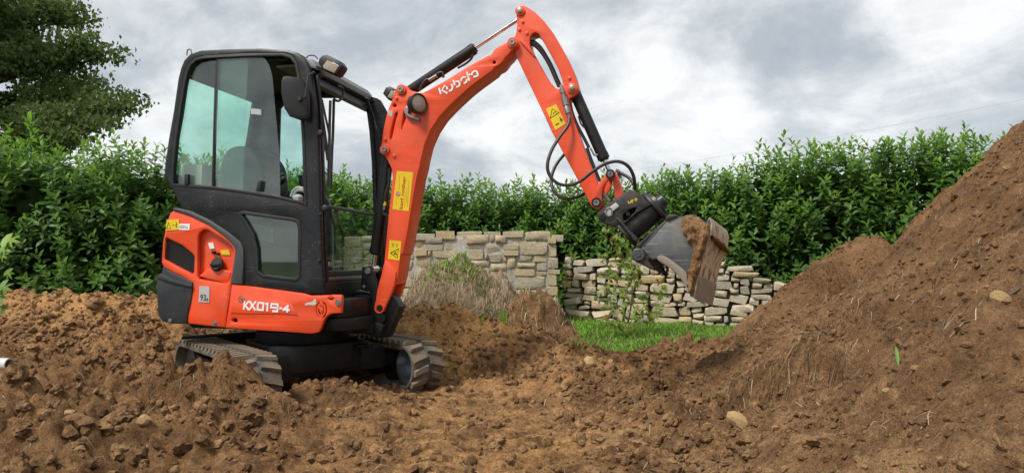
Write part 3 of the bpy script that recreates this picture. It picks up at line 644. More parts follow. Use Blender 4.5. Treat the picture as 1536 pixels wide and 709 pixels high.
# ================================================================== HEDGES
def leaf_template():
    V = np.array([(0, 0, 0), (.3, .17, .035), (.68, .175, .02), (1, 0, -.10), (.68, -.175, .02), (.3, -.17, .035), (.32, 0, -.015), (.7, 0, -.03)], np.float32)
    F = np.array([(0, 6, 1), (6, 7, 2), (6, 2, 1), (7, 3, 2), (0, 5, 6), (5, 4, 6), (6, 4, 7), (4, 3, 7)], np.int32); return V, F
LV, LF = leaf_template()
def rotm(axis, a):
    axis = axis/np.linalg.norm(axis); K = np.array([[0, -axis[2], axis[1]], [axis[2], 0, -axis[0]], [-axis[1], axis[0], 0]])
    return np.eye(3)+math.sin(a)*K+(1-math.cos(a))*K@K
def shoot_variant(seed, nl=12, L=.30, ll=.12, tip=.0):
    rg = np.random.default_rng(seed); VV = []; FF = []; TT = []; off = 0
    bend = rg.uniform(-.12, .12, 2); r = .0035
    P0 = np.array([[math.cos(a)*r, math.sin(a)*r, 0] for a in (0, 2.09, 4.19)]); sv = []
    for k in range(4):
        s = k/3; sv.append(P0*(1-.6*s)+np.array([bend[0]*s*s*L, bend[1]*s*s*L, s*L]))
    sv = np.concatenate(sv); sf = []
    for k in range(3):
        for j in range(3):
            a, b, c, d = k*3+j, k*3+(j+1) % 3, (k+1)*3+(j+1) % 3, (k+1)*3+j; sf += [(a, b, c), (a, c, d)]
    VV.append(sv); FF.append(np.array(sf)); TT.append(np.full(len(sv), .55)); off = len(sv); az = rg.uniform(0, 6.28)
    for i in range(nl):
        s = .18+.82*(i/(nl-1))**.9; az += 2.399+rg.uniform(-.25, .25)
        el = -.15+1.15*s**1.6+rg.uniform(-.2, .2); l = ll*(1.0-.38*s)*rg.uniform(.8, 1.15); roll = rg.uniform(-.35, .35)
        v = LV*l; v = v@rotm(np.array([1., 0, 0]), roll).T; v = v@rotm(np.array([0, 1., 0]), -el).T; v = v@rotm(np.array([0, 0, 1.]), az).T
        v = v+np.array([bend[0]*s*s*L, bend[1]*s*s*L, s*L]); VV.append(v); FF.append(LF+off); off += len(LV)
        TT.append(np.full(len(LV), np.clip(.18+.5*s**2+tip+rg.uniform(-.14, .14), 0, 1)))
    return np.concatenate(VV).astype(np.float32), np.concatenate(FF).astype(np.int32), np.concatenate(TT).astype(np.float32)
SHOOTS = [shoot_variant(i, 12+i % 4, .26+.03*(i % 4), .125) for i in range(8)]
TALL = [shoot_variant(50+i, 15+i % 3, .42+.04*(i % 3), .115, .12) for i in range(5)]
def frame_from(d, spin):
    d = d/np.linalg.norm(d, axis=1, keepdims=True); ref = np.tile(np.array([[0.3, 0.9, 0.1]]), (len(d), 1)); u = np.cross(ref, d); u /= np.linalg.norm(u, axis=1, keepdims=True); v = np.cross(d, u)
    c, s = np.cos(spin)[:, None], np.sin(spin)[:, None]; return np.stack([u*c+v*s, -u*s+v*c, d], -1)     # columns
def scatter_mesh(variants, pos, dirs, scale, rng, tadd):
    VV = []; FF = []; TT = []; off = 0; Rm = frame_from(dirs, rng.uniform(0, 6.28, len(pos))); which = rng.integers(0, len(variants), len(pos))
    for k, (v, f, t) in enumerate(variants):
        m = which == k; q = m.sum()
        if not q: continue
        W_ = np.einsum('nij,pj->npi', Rm[m], v)*scale[m][:, None, None]+pos[m][:, None, :]
        VV.append(W_.reshape(-1, 3)); FF.append((f[None]+(np.arange(q)*len(v))[:, None, None]+off).reshape(-1, 3)); off += q*len(v)
        TT.append(np.clip(t[None]+tadd[m][:, None], 0, 1).ravel())
    return np.concatenate(VV), np.concatenate(FF), np.concatenate(TT)
def hedge(name, label, pts, half, seed, dens, n_shoot_parts, scale=1.0):
    rng = np.random.default_rng(seed); pts = np.array(pts, float); seg = np.hypot(*(np.diff(pts[:, :2], axis=0).T)); cum = np.concatenate([[0], np.cumsum(seg)]); L = cum[-1]
    root = empty(name, (pts[0, 0], pts[0, 1], 0), label, 'hedge'); base = np.array([pts[0, 0], pts[0, 1], 0.0])
    def at(s): return np.stack([np.interp(s, cum, pts[:, k]) for k in range(3)], -1)
    def nrm(s): d = at(np.clip(s+.05, 0, L))-at(np.clip(s-.05, 0, L)); d = d[:, :2]/np.linalg.norm(d[:, :2], axis=1, keepdims=True); return np.stack([d[:, 1], -d[:, 0]], -1)   # towards the camera side
    P_, D_ = [], []
    for layer, (dep, cnt) in enumerate(((0.0, dens), (.14, dens*.8), (.28, dens*.5))):
        n = int(L*2.2*cnt); s = rng.uniform(0, L, n); c = at(s); nn = nrm(s); zf = rng.uniform(0, 1, n)**.9
        wob = .10*fbm((s*1.1).astype(np.float32), (zf*2.5).astype(np.float32), 3, seed)+.05*rng.standard_normal(n)
        hf = half*(1-.35*np.clip(zf-.75, 0, 1)*2)
        off = hf-dep+wob; p = np.stack([c[:, 0]+nn[:, 0]*off, c[:, 1]+nn[:, 1]*off, .02+zf*(c[:, 2]-.10)], -1)
        up = .55+.9*zf+rng.uniform(-.25, .3, n); d = np.stack([nn[:, 0]*.9+rng.uniform(-.45, .45, n), nn[:, 1]*.9+rng.uniform(-.45, .45, n), up], -1); P_.append(p); D_.append(d)
    n = int(L*2*half*dens*1.1); s = rng.uniform(0, L, n); c = at(s); nn = nrm(s); q = rng.uniform(-half, half*.9, n)
    lump = .11*fbm((s*1.4).astype(np.float32), (q*2).astype(np.float32), 3, seed+3)
    P_.append(np.stack([c[:, 0]+nn[:, 0]*q, c[:, 1]+nn[:, 1]*q, c[:, 2]-.20+lump-.15*(np.abs(q)/half)**2+rng.uniform(-.15, .1, n)], -1)); D_.append(np.stack([nn[:, 0]*.25+rng.uniform(-.35, .35, n), rng.uniform(-.35, .35, n), np.full(n, 1.2)], -1))
    p = np.concatenate(P_); d = np.concatenate(D_); sc = rng.uniform(.8, 1.2, len(p))*scale
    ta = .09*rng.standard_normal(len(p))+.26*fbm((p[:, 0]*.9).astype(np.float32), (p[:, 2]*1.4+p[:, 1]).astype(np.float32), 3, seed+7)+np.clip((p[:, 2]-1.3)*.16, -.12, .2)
    V, F, t = scatter_mesh(SHOOTS, p, d, sc, rng, ta)
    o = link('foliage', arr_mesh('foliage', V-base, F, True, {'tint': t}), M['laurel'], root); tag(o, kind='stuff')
    # leafy shoots standing clear of the clipped top: parts of their own
    meshes = []
    for v, f, t in TALL: me = arr_mesh('leafy_shoot', v, f, True, {'tint': t}); me.materials.append(M['laurel']); meshes.append(me)
    n = n_shoot_parts; s = (np.arange(n)+rng.uniform(0, 1, n))/n*L; c = at(s); nn = nrm(s); q = rng.uniform(-half*.5, half*.85, n)
    dd = np.stack([rng.uniform(-.22, .22, n), rng.uniform(-.22, .22, n), np.ones(n)], -1); Rm = frame_from(dd, rng.uniform(0, 6.28, n))
    big = np.clip(.75+.9*fbm((s*.9).astype(np.float32), np.zeros(n, np.float32), 2, seed+11), .45, 1.35)
    for i in range(n):
        o = bpy.data.objects.new('leafy_shoot', meshes[rng.integers(0, len(meshes))]); COL.objects.link(o); o.parent = root; sc = rng.uniform(.75, 1.1)*scale*big[i]
        m = Matrix([[*Rm[i][r]] for r in range(3)]).to_4x4(); o.matrix_local = Matrix.Translation((c[i, 0]+nn[i, 0]*q[i]-base[0], c[i, 1]+nn[i, 1]*q[i]-base[1], c[i, 2]-.24+rng.uniform(-.05, .08)))@m@Matrix.Scale(sc, 4)
    # stems at the foot and a dense dark inside of branches
    n = int(L/.34); st = MB()
    for i in range(n):
        s_ = np.array([(i+rng.uniform(0, 1))/n*L]); c = at(s_)[0]; nn = nrm(s_)[0]; q = rng.uniform(-.3, .5)*half; x, y = c[0]+nn[0]*q, c[1]+nn[1]*q
        mb = MB(); mb.tube([(x-base[0], y-base[1], -.1), (x-base[0]+rng.uniform(-.08, .08), y-base[1]+rng.uniform(-.08, .08), .6), (x-base[0]+rng.uniform(-.2, .2), y-base[1]+rng.uniform(-.1, .1), c[2]*.75)], [.022, .018, .008], 6); mb.obj('stem', M['bark'], root)
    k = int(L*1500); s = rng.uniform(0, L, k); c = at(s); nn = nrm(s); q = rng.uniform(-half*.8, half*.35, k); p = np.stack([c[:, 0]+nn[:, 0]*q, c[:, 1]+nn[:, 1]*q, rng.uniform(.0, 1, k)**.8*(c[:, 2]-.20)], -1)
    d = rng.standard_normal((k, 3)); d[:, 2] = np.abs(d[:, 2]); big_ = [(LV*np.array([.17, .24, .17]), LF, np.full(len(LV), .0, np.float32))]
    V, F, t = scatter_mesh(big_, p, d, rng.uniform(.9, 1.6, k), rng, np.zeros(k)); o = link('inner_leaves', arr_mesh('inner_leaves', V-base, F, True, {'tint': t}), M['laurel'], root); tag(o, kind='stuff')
    return root
hedge('laurel_hedge', 'tall dense laurel hedge at the left below the oak tree', [(-9.5, 7.5, 2.18), (-5.4, 7.85, 2.15), (-4.2, 8.2, 2.07), (-3.4, 8.75, 1.99), (-2.75, 9.9, 1.97)], .6, 61, 34, 90)
hedge('laurel_hedge', 'long laurel hedge running behind the mortared stone wall', [(-4.4, 9.6, 1.97), (-2.75, 10.3, 1.97), (-1.6, 10.75, 2.0), (0.2, 11.1, 1.98), (1.6, 10.95, 1.97), (2.3, 10.75, 2.04)], .6, 62, 34, 90)
hedge('laurel_hedge', 'big leaved laurel hedge between the bucket and the soil heap', [(2.3, 10.75, 2.04), (3.3, 10.3, 2.2), (4.3, 9.7, 2.34), (5.4, 9.1, 2.36), (6.6, 8.7, 2.3), (8.6, 8.3, 2.2)], .62, 63, 34, 110, 1.05)

# ================================================================== OAK TREE beyond the hedge
def oak(loc, h, seed):
    rg = random.Random(seed); root = empty('oak_tree', loc, 'large dark oak tree beyond the hedge at the far left', 'tree'); tips = []
    tr = MB(); tr.tube(catmull([(0, 0, -.3), (.05, 0, 1.5), (.15, .1, h*.4), (.1, 0, h*.62), (.3, .1, h*.85)], 5), [.42-.36*i/20 for i in range(21)], 10); tr.obj('trunk', M['bark'], root)
    for i in range(19):
        z = h*(.13+.69*i/19); az = i*2.399+rg.uniform(-.4, .4); L = (h*.43)*(1-.5*abs(i/19-.36)*1.35)*rg.uniform(.8, 1.1); el = .12+.5*i/19
        p = [Vector((.12, 0, z))]; d = Vector((math.cos(az)*math.cos(el), math.sin(az)*math.cos(el), math.sin(el)))
        for k in range(6):
            d = (d+Vector((rg.uniform(-.22, .22), rg.uniform(-.22, .22), rg.uniform(-.14, .20)))).normalized(); p.append(p[-1]+d*L/6)
        mb = MB(); mb.tube(p, [.13*(1-.85*k/6) for k in range(7)], 6)
        for k in range(2, 7):
            for j in range(4):
                q = p[k]+Vector((rg.gauss(0, .1), rg.gauss(0, .1), 0)); e = Vector((rg.gauss(0, 1), rg.gauss(0, 1), rg.gauss(.35, .6))).normalized(); l2 = rg.uniform(.5, 1.15)
                r1 = q+e*l2*.5+Vector((0, 0, .06)); r2 = q+e*l2; mb.tube([p[k], r1, r2], [.03, .018, .008], 4); tips.append(r1); tips.append(r2)
            tips.append(p[k])
        mb.obj('limb', M['bark'], root)
    rng = np.random.default_rng(seed); tips = np.array([tuple(t) for t in tips]); per = 88; n = len(tips)*per
    c = np.repeat(tips, per, 0); g_ = rng.standard_normal((n, 3)); sz = np.repeat(rng.uniform(.16, .32, len(tips)), per)[:, None]; g_ = np.clip(g_, -1.5, 1.5)
    pos = c+g_*sz*np.array([1.15, 1.15, .6]); d = rng.standard_normal((n, 3)); d[:, 2] = np.abs(d[:, 2])*.5
    lv = np.array([(0, -.5, 0), (.3, 0, .1), (0, .5, 0), (-.3, 0, .1)])*.15; lf = np.array([(0, 1, 2), (0, 2, 3)])
    Rm = frame_from(d, rng.uniform(0, 6.28, n)); s = rng.uniform(.7, 1.35, n)
    V = (np.einsum('nij,pj->npi', Rm, lv)*s[:, None, None]+pos[:, None]).reshape(-1, 3); F = (lf[None]+(np.arange(n)*4)[:, None, None]).reshape(-1, 3)
    tt = np.clip(.38+.10*np.repeat(rng.standard_normal(len(tips)), per)+.16*rng.standard_normal(n), 0, 1)
    o = link('crown', arr_mesh('crown', V, F, False, {'tint': np.repeat(tt, 4)}), M['oak'], root); tag(o, kind='stuff'); return root
oak((-15.6, 19.5, 0), 9.7, 5)

# ================================================================== EXCAVATOR
EX = empty('mini_excavator', EX_LOC, 'orange and black mini excavator with enclosed cab holding its bucket out over the lawn', 'excavator', EX_ROT)
YN = -.49                                            # the plane of its near side
def sym(outline_px, y, it=0, keep=.25):
    q = XZ(outline_px, y); return chaikin(q, it, keep) if it else q
def text_plate(body, p0, p1, hpx, y, depth, mat, name, parent, bold=.0, shear=0.0, plane=None):
    """raised lettering on a plane y: baseline from pixel p0 to pixel p1, letters hpx (x,y) pixels tall"""
    cu = bpy.data.curves.new('lettering', 'FONT'); cu.body = body; cu.size = 1.0; cu.offset = bold; cu.shear = shear; cu.resolution_u = 3
    o = bpy.data.objects.new('lettering', cu); COL.objects.link(o); dg = bpy.context.evaluated_depsgraph_get()
    me = bpy.data.meshes.new_from_object(o.evaluated_get(dg)); bpy.data.objects.remove(o); bpy.data.curves.remove(cu)
    co = np.empty(len(me.vertices)*3, np.float32); me.vertices.foreach_get('co', co); co = co.reshape(-1, 3)
    x0, x1 = co[:, 0].min(), co[:, 0].max(); y1 = co[:, 1].max(); y0 = 0.0
    A = P(*p0, y); B = P(*p1, y); H = P(p0[0]+hpx[0], p0[1]+hpx[1], y)-A
    out = MB(); V = []
    for c in co: V.append(A+(B-A)*float((c[0]-x0)/(x1-x0))+H*float((c[1]-y0)/(y1-y0)))
    F = [tuple(p.vertices) for p in me.polygons]; n = len(V); V2 = [v+Vector((0, -depth, 0)) for v in V]
    from collections import Counter
    cnt = Counter(tuple(sorted(e)) for f in F for e in zip(f, f[1:]+f[:1]))
    side = []
    for f in F:
        for a, b in zip(f, f[1:]+f[:1]):
            if cnt[tuple(sorted((a, b)))] == 1: side.append((a, b, b+n, a+n))
    out.add(V2+V, F+side); bpy.data.meshes.remove(me)
    return out.obj(name, mat, parent)
def strokes(lines, w, y, depth, mat, name, parent, corner=False):
    """flat lettering drawn as strokes traced in photo pixels"""
    mb = MB()
    for li, ln in enumerate(lines):
        q = [Vector(p) for p in XZ(ln, y)]
        if corner:                                   # straight strokes, each bar its own block
            for i, (p, r_) in enumerate(zip(q[:-1], q[1:])):
                t = (r_-p).normalized(); nrm = Vector((-t.y, t.x)); p2, r2 = p-t*w*.45, r_+t*w*.45
                mb.plate([tuple(p2+nrm*w*.5), tuple(p2-nrm*w*.5), tuple(r2-nrm*w*.5), tuple(r2+nrm*w*.5)], y-depth-.0002*(i % 3)-.00007*li, y, 0.0)
            continue
        L, Rr = [], []
        for i, p in enumerate(q):
            t = (q[min(i+1, len(q)-1)]-q[max(i-1, 0)]).normalized(); nrm = Vector((-t.y, t.x)); L.append(p+nrm*w*.5); Rr.append(p-nrm*w*.5)
        mb.plate([tuple(a) for a in L]+[tuple(a) for a in Rr[::-1]], y-depth, y, 0.0)
    return mb.obj(name, mat, parent)

# ---------------------------------------------------------------- undercarriage: turned further towards the camera than the house
UA = R(-50)-EX_ROT; UC = Vector((.03, 0, 0))
UM = Matrix.Translation(UC)@Matrix.Rotation(UA, 4, 'Z')
def stad(s, hl=.56, r=.15, zc=.178):
    """a point and its outward direction at run s along the track loop"""
    per = 4*hl+2*math.pi*r; s %= per
    if s < 2*hl: return (-hl+s, zc+r), (0, 1)
    s -= 2*hl
    if s < math.pi*r: a = math.pi/2-s/r; return (hl+r*math.cos(a), zc+r*math.sin(a)), (math.cos(a), math.sin(a))
    s -= math.pi*r
    if s < 2*hl: return (hl-s, zc-r), (0, -1)
    s -= 2*hl; a = -math.pi/2-s/r; return (-hl+r*math.cos(a), zc+r*math.sin(a)), (math.cos(a), math.sin(a))
PER = 4*.56+2*math.pi*.15
def lug_mesh(side):
    """one moulded tread block: slanted, wider at its foot, with a stepped outer end"""
    V = []; ys = (.008, .062, .128)
    lay = ((0, 1.0), (.024, .74))
    for h, k in lay:
        for yv, sh in zip(ys, (0.0, .012, .034)):
            for e in (-1, 1):
                w = (.026 if yv < .1 else .022)*k; V.append((e*w+sh, side*(yv if (h == 0 or yv > .05) else yv+.004)-(side*.004 if (h and yv > .1) else 0), h))
    F = [(0, 1, 3, 2), (2, 3, 5, 4), (6, 8, 9, 7), (8, 10, 11, 9), (0, 6, 7, 1), (4, 5, 11, 10), (0, 2, 8, 6), (2, 4, 10, 8), (1, 7, 9, 3), (3, 9, 11, 5)]
    mb = MB(); mb.v = V; mb.f = F; me = mb.mesh('tread_lug', 25); me.materials.append(M['lug']); return me
LUG = {1: lug_mesh(1), -1: lug_mesh(-1)}
def make_track():
    n = 96; mb = MB(); V = []; F = []
    for i in range(n):
        (x, z), (nx, nz) = stad(i/n*PER)
        for y, d in ((-.13, -.010), (-.13, .010), (-.115, .014), (.115, .014), (.13, .010), (.13, -.010), (.11, -.014), (-.11, -.014)): V.append((x+nx*d, y, z+nz*d))
    for i in range(n):
        for k in range(8): F.append((i*8+k, i*8+(k+1) % 8, ((i+1) % n)*8+(k+1) % 8, ((i+1) % n)*8+k))
    mb.v = V; mb.f = F; tr = mb.obj('rubber_track', M['rubber'], None, 40)
    pitch = PER/40
    for i in range(40):
        for side in (1, -1):
            (x, z), (nx, nz) = stad((i+(.5 if side > 0 else 0))*pitch)
            o = bpy.data.objects.new('tread_lug', LUG[side]); COL.objects.link(o); o.parent = tr
            zx = Vector((nx, 0, nz)); yy = Vector((0, 1, 0)); xx = yy.cross(zx)
            m = Matrix((xx, yy, zx)).transposed().to_4x4(); o.matrix_local = Matrix.Translation((x+nx*.013, 0, z+nz*.013))@m
    # idler in front, sprocket behind, three rollers and the beam that carries them
    w = MB(); w.lathe((.56, -.10, .178), (0, 1, 0), [(0, .108), (0, .128), (.012, .134), (.188, .134), (.20, .128), (.20, .108), (.14, .104), (.14, .03), (.075, .03), (.075, .104), (0, .108)], 36, False); w.obj('idler_wheel', M['idler'], tr)
    s = MB(); s.lathe((-.56, -.06, .178), (0, 1, 0), [(0, .07), (0, .118), (.12, .118), (.12, .07), (.16, .06), (.16, .03)], 24)
    for k in range(11): a = k/11*6.283; s.cyl((-.56+.120*math.cos(a), -.04, .178+.120*math.sin(a)), (-.56+.120*math.cos(a), .04, .178+.120*math.sin(a)), .014, 8)
    s.obj('drive_sprocket', M['steel'], tr)
    for x in (-.28, 0, .28):
        r = MB(); r.lathe((x, -.07, .112), (0, 1, 0), [(0, .03), (0, .065), (.04, .072), (.1, .072), (.14, .065), (.14, .03)], 20); r.obj('track_roller', M['blackmetal'], tr)
    b = MB(); b.plate([(-.40, .13), (.36, .13), (.42, .15), (.42, .22), (.32, .26), (-.36, .26), (-.42, .22)], -.055, .055, .01); b.box(-.56, -.38, -.085, .085, .13, .23); b.obj('track_frame', M['blackmetal'], tr)
    return tr
def copy_tree(o, parent=None):
    c = o.copy(); COL.objects.link(c); c.parent = parent
    for ch in o.children: copy_tree(ch, c)
    return c
trk = make_track(); trk2 = copy_tree(trk)
HALF = .60
for t, yy in ((trk, -HALF), (trk2, HALF)):
    t.parent = EX; t.matrix_local = UM@Matrix.Translation((0, yy, 0))
uc = MB()
uc.plate(chaikin([(-.30, -.36), (.30, -.36), (.36, -.22), (.36, .22), (.30, .36), (-.30, .36), (-.36, .22), (-.36, -.22)], 1, .15), .17, .365, .015, frame=F_XY)
for x0, x1 in ((.10, .34), (-.34, -.12)): uc.box(x0, x1, -.46, .46, .150, .315, .012); uc.box(x0+.015, x1-.015, -.58, .58, .16, .25, .008)
uc.box(-.22, .22, -.30, .30, .365, .385, .006)
uc.warp(lambda p: UM@p); uc.obj('undercarriage_frame', M['blackmetal'], EX)
stp = MB(); stp.box(.335, .40, .20, .33, .322, .340, .005); stp.box(.345, .37, .25, .28, .26, .322, .004); stp.warp(lambda p: UM@p); stp.obj('undercarriage_step', M['blackmetal'], EX)
bl = MB()
bl.plate(catmull([(-.99, .02), (-1.02, .12), (-1.02, .24), (-.98, .34), (-.955, .34), (-.985, .24), (-.985, .12), (-.955, .02)], 4, True), -.62, .62, .006)
for yy in (-.28, .28): bl.box(-.96, -.34, yy-.04, yy+.04, .17, .25, .01)
bl.warp(lambda p: UM@p); bl.obj('dozer_blade', M['blackmetal'], EX)
sb = MB(); sb.lathe((0, 0, .365), (0, 0, 1), [(0, .28), (0, .33), (.03, .335), (.08, .335), (.085, .30), (.13, .30)], 40); sb.obj('swing_bearing', M['blackmetal'], EX)

# ---------------------------------------------------------------- house: deck, hood, bumper, skirt
dk = MB(); dk.plate([(-.62, -.44), (.50, -.44), (.60, -.33), (.62, -.12), (.62, .30), (.50, .47), (-.62, .47), (-.75, .3), (-.75, -.3)], .475, .565, .012, frame=F_XY)
dk.box(-.60, .43, -.462, .47, .56, .80, .01)
dk.plate([(.40, -.455), (.50, -.452), (.565, -.38), (.585, -.2), (.585, .25), (.5, .44), (.40, .44)], .565, .69, .012, frame=F_XY); dk.obj('house_deck', M['blackmetal'], EX)
TAIL = .857; RT = math.hypot(TAIL, .49)
def tailwarp(p):
    """the hood's plan follows a circle round the swing centre"""
    if p.x < -.30:
        k = (math.sqrt(max(.01, RT*RT-min(abs(p.y), .49)**2))-.30)/(TAIL-.30); return Vector((-.30+(p.x+.30)*(1+(k-1)*.9), p.y, p.z))
    return p
hood_px = K6((105, 55), (88, 72), (72, 112), (50, 220), (42, 330), (52, 356), (95, 385), (150, 408), (205, 440), (205, 470), (195, 530), (180, 600), (176, 655), (270, 668), (380, 678), (390, 600), (415, 450), (438, 300), (440, 270), (428, 238), (380, 190), (290, 125), (200, 82), (130, 58))
hood_xz = XZ(hood_px, YN)
gr_px = K6((68, 208), (72, 203), (150, 240), (205, 285), (216, 300), (214, 380), (205, 392), (130, 352), (64, 315), (61, 305))
rc_px = K6((237, 195), (246, 172), (268, 157), (292, 161), (360, 205), (428, 248), (438, 262), (438, 290), (400, 428), (385, 442), (310, 432), (245, 420), (234, 400))
hd = MB(); hd.plate(hood_xz, YN, YN+.045, .014, holes=[XZ(gr_px, YN), XZ(rc_px, YN)])
n = 9
for i in range(n):
    y0 = YN+.046+(i)*(.93-.0)/n; y1 = YN+.046+(i+1)*.93/n
    hd.plate(inset(hood_xz if area(hood_xz) > 0 else hood_xz[::-1], .004), y0, y1+.001, 0.0)
hd.warp(tailwarp); hood = hd.obj('engine_hood', M['red'], EX, 40)
gb = MB(); gb.plate(XZ(gr_px, YN), YN+.030, YN+.040, 0); gb.warp(tailwarp); grille = gb.obj('grille', M['blackprint'], hood)
gw = MB(); g0 = XZ(gr_px, YN); gx0, gx1 = min(p[0] for p in g0), max(p[0] for p in g0); gz0, gz1 = min(p[1] for p in g0), max(p[1] for p in g0)
def inside(p, poly):
    c = False; j = len(poly)-1
    for i in range(len(poly)):
        if (poly[i][1] > p[1]) != (poly[j][1] > p[1]) and p[0] < (poly[j][0]-poly[i][0])*(p[1]-poly[i][1])/(poly[j][1]-poly[i][1])+poly[i][0]: c = not c
        j = i
    return c
k = 0; zz = gz0
while zz < gz1:                                      # the honeycomb of the grille: staggered short bars
    xx = gx0+(.007 if k % 2 else 0)
    while xx < gx1:
        for a, b in (((xx, zz), (xx+.007, zz+.004)), ((xx+.007, zz+.004), (xx+.014, zz)), ((xx+.007, zz+.004), (xx+.007, zz+.012))):
            if inside(a, g0) and inside(b, g0): gw.tube([(a[0], YN+.014, a[1]), (b[0], YN+.014, b[1])], .0016, 3, False)
        xx += .014
    zz += .012; k += 1
gw.warp(tailwarp); gw.obj('grille_mesh', M['plastic'], hood)
# recess floor: slopes inwards below the filler cap
fl = MB(); q = [XZ([c], YN)[0] for c in K6((236, 402), (390, 446), (425, 330), (300, 300))]
fl.plate(XZ(K6((234, 405), (390, 445), (410, 380), (300, 352)), YN), YN+.012, YN+.044, .01); fl.warp(tailwarp); fl.obj('recess_floor', M['red'], hood)
c0 = P(*K6((344, 346))[0], YN+.02)
fc = MB(); fc.lathe((c0.x, YN+.035, c0.z), (-.10, -1, .28), [(0, .040), (.012, .048), (.032, .048), (.038, .042), (.038, .0)], 22)
fc.plate([(c0.x-.036, c0.z-.004), (c0.x+.036, c0.z-.002), (c0.x+.036, c0.z+.014), (c0.x-.036, c0.z+.012)], YN-.022, YN+.0, .003); fc.warp(tailwarp); fc.obj('fuel_cap', M['hose'], hood)
for px, r in ((K6((322, 278))[0], .013), (K6((345, 286))[0], .009)):
    f = MB(); c = P(*px, YN+.03); f.lathe((c.x, YN+.046, c.z), (0, -1, 0), [(0, r), (.02, r), (.024, r*.7), (.024, 0)], 12); f.warp(tailwarp); f.obj('lock_button', M['blackmetal'], hood)
def sticker(px, y, mat, name, parent, warp=None, th=.0015):
    s = MB(); s.plate(XZ(px, y), y-th, y+.0005, 0)
    if warp: s.warp(warp)
    return s.obj(name, mat, parent)
sticker(K6((72, 104), (138, 102), (137, 158), (66, 162)), YN-.002, M['yellow'], 'warning_sticker', hood, tailwarp)
w = MB()
for ln in (K6((72, 152), (84, 118), (95, 152), (72, 152)), K6((104, 134), (112, 134)), K6((116, 134), (122, 134)), K6((126, 118), (126, 146))):
    w.tube([(x, YN-.004, z) for x, z in XZ(ln, YN)], .0022, 4)
w.warp(tailwarp); w.obj('sticker_print', M['blackprint'], hood)
sticker(K6((137, 126), (196, 126), (192, 160), (135, 158)), YN-.002, M['white'], 'white_sticker', hood, tailwarp)
w = MB()
for ln in (K6((142, 140), (152, 136), (152, 148), (142, 148), (142, 140)), K6((158, 137), (166, 137), (165, 148), (157, 148), (158, 137)), K6((171, 137), (177, 148), (171, 148)), K6((180, 146), (187, 155)), K6((182, 136), (182, 142))):
    w.tube([(x, YN-.004, z) for x, z in XZ(ln, YN)], .0018, 4)
w.warp(tailwarp); w.obj('sticker_print', M['blackprint'], hood)
s = MB(); s.plate(XZ(K6((290, 228), (315, 225), (324, 256), (300, 260)), YN+.03), YN+.040, YN+.0445, 0); s.warp(tailwarp); s.obj('white_label', M['white'], hood)
s = MB(); s.plate(XZ(K6((352, 266), (398, 264), (404, 292), (360, 290)), YN+.03), YN+.040, YN+.0445, 0); s.warp(tailwarp); s.obj('yellow_label', M['yellow'], hood)
sticker(K6((246, 457), (300, 459), (297, 544), (241, 541)), YN-.002, M['silver'], 'noise_label', hood)
text_plate('93', K6((248, 533))[0], K6((278, 535))[0], (1.0, -9.5), YN-.0035, .001, M['blackprint'], 'noise_figure', hood, .01)
text_plate('dB', K6((279, 536))[0], K6((292, 537))[0], (0.3, -4.6), YN-.0035, .001, M['blackprint'], 'noise_unit', hood, .005)
for px in (K6((328, 655))[0],):
    f = MB(); c = P(*px, YN); f.lathe((c.x, YN+.002, c.z), (0, -1, 0), [(0, .018), (.004, .018), (.004, .008), (.009, .008), (.009, 0)], 14); f.obj('hood_bolt', M['steel'], hood)
bp_px = K6((48, 350), (95, 382), (150, 405), (206, 437), (208, 462), (197, 535), (181, 605), (177, 660), (95, 657), (45, 645), (24, 612), (15, 500), (14, 410), (26, 392), (42, 388))
bxz = XZ(bp_px, YN-.012); bm_ = MB(); bm_.plate(bxz, YN-.012, YN+.04, .012)
for i in range(n):
    y0 = YN+.041+i*.93/n; bm_.plate(inset(bxz if area(bxz) > 0 else bxz[::-1], .004), y0, y0+.93/n+.001, 0)
bm_.warp(tailwarp); bump_ = bm_.obj('counterweight', M['bumper'], EX, 40)
lp = MB(); lp.plate(XZ(K6((16, 412), (30, 392), (45, 390), (95, 420), (205, 452), (203, 466), (100, 446)), YN-.018), YN-.022, YN-.008, .006); lp.warp(tailwarp); lp.obj('counterweight_ledge', M['bumper'], bump_)
f = MB(); c = P(*K6((90, 640))[0], YN-.014); f.lathe((c.x, c.y+.004, c.z), (0, -1, 0), [(0, .014), (.008, .014), (.010, 0)], 10); f.warp(tailwarp); f.obj('bolt', M['steel'], bump_)
tb = MB(); tb.plate(XZ(K6((104, 54), (108, 44), (130, 42), (200, 58), (300, 105), (400, 170), (465, 222), (482, 262), (482, 350), (474, 447), (412, 447), (434, 300), (437, 270), (425, 240), (378, 192), (288, 127), (198, 84), (128, 60)), YN-.004), YN-.012, YN+.10, .010)
tb.warp(tailwarp); tb.obj('hood_trim', M['plastic'], EX)
sk_px = L1((50, 115), (300, 142), (820, 212), (890, 235), (1195, 226), (1218, 232), (1226, 250), (1215, 420), (1110, 430), (1060, 462), (1030, 510), (1005, 575), (975, 625), (900, 641), (600, 620), (300, 602), (-16, 578), (15, 390))
sk = MB(); slot = []
cx, cy = 1005, 385
def arc(r0, r1, a0, a1, k=6):
    o = [(cx+r1*.62*math.cos(R(a)), cy+r1*math.sin(R(a))) for a in np.linspace(a0, a1, k)]
    return o+[(cx+r0*.62*math.cos(R(a)), cy+r0*math.sin(R(a))) for a in np.linspace(a1, a0, k)]
holes = [XZ(L1(*arc(r0, r1, a0, a1)), YN-.01) for r0, r1 in ((76, 90), (42, 56)) for a0, a1 in ((-65, 65), (115, 245))]
holes = [h for h in holes]
holes.append(XZ(L1(*circ(1108, 262, 26, 10, 20)), YN-.01)); holes.append(XZ(L1(*circ(82, 497, 30, 12, 22)), YN-.01))
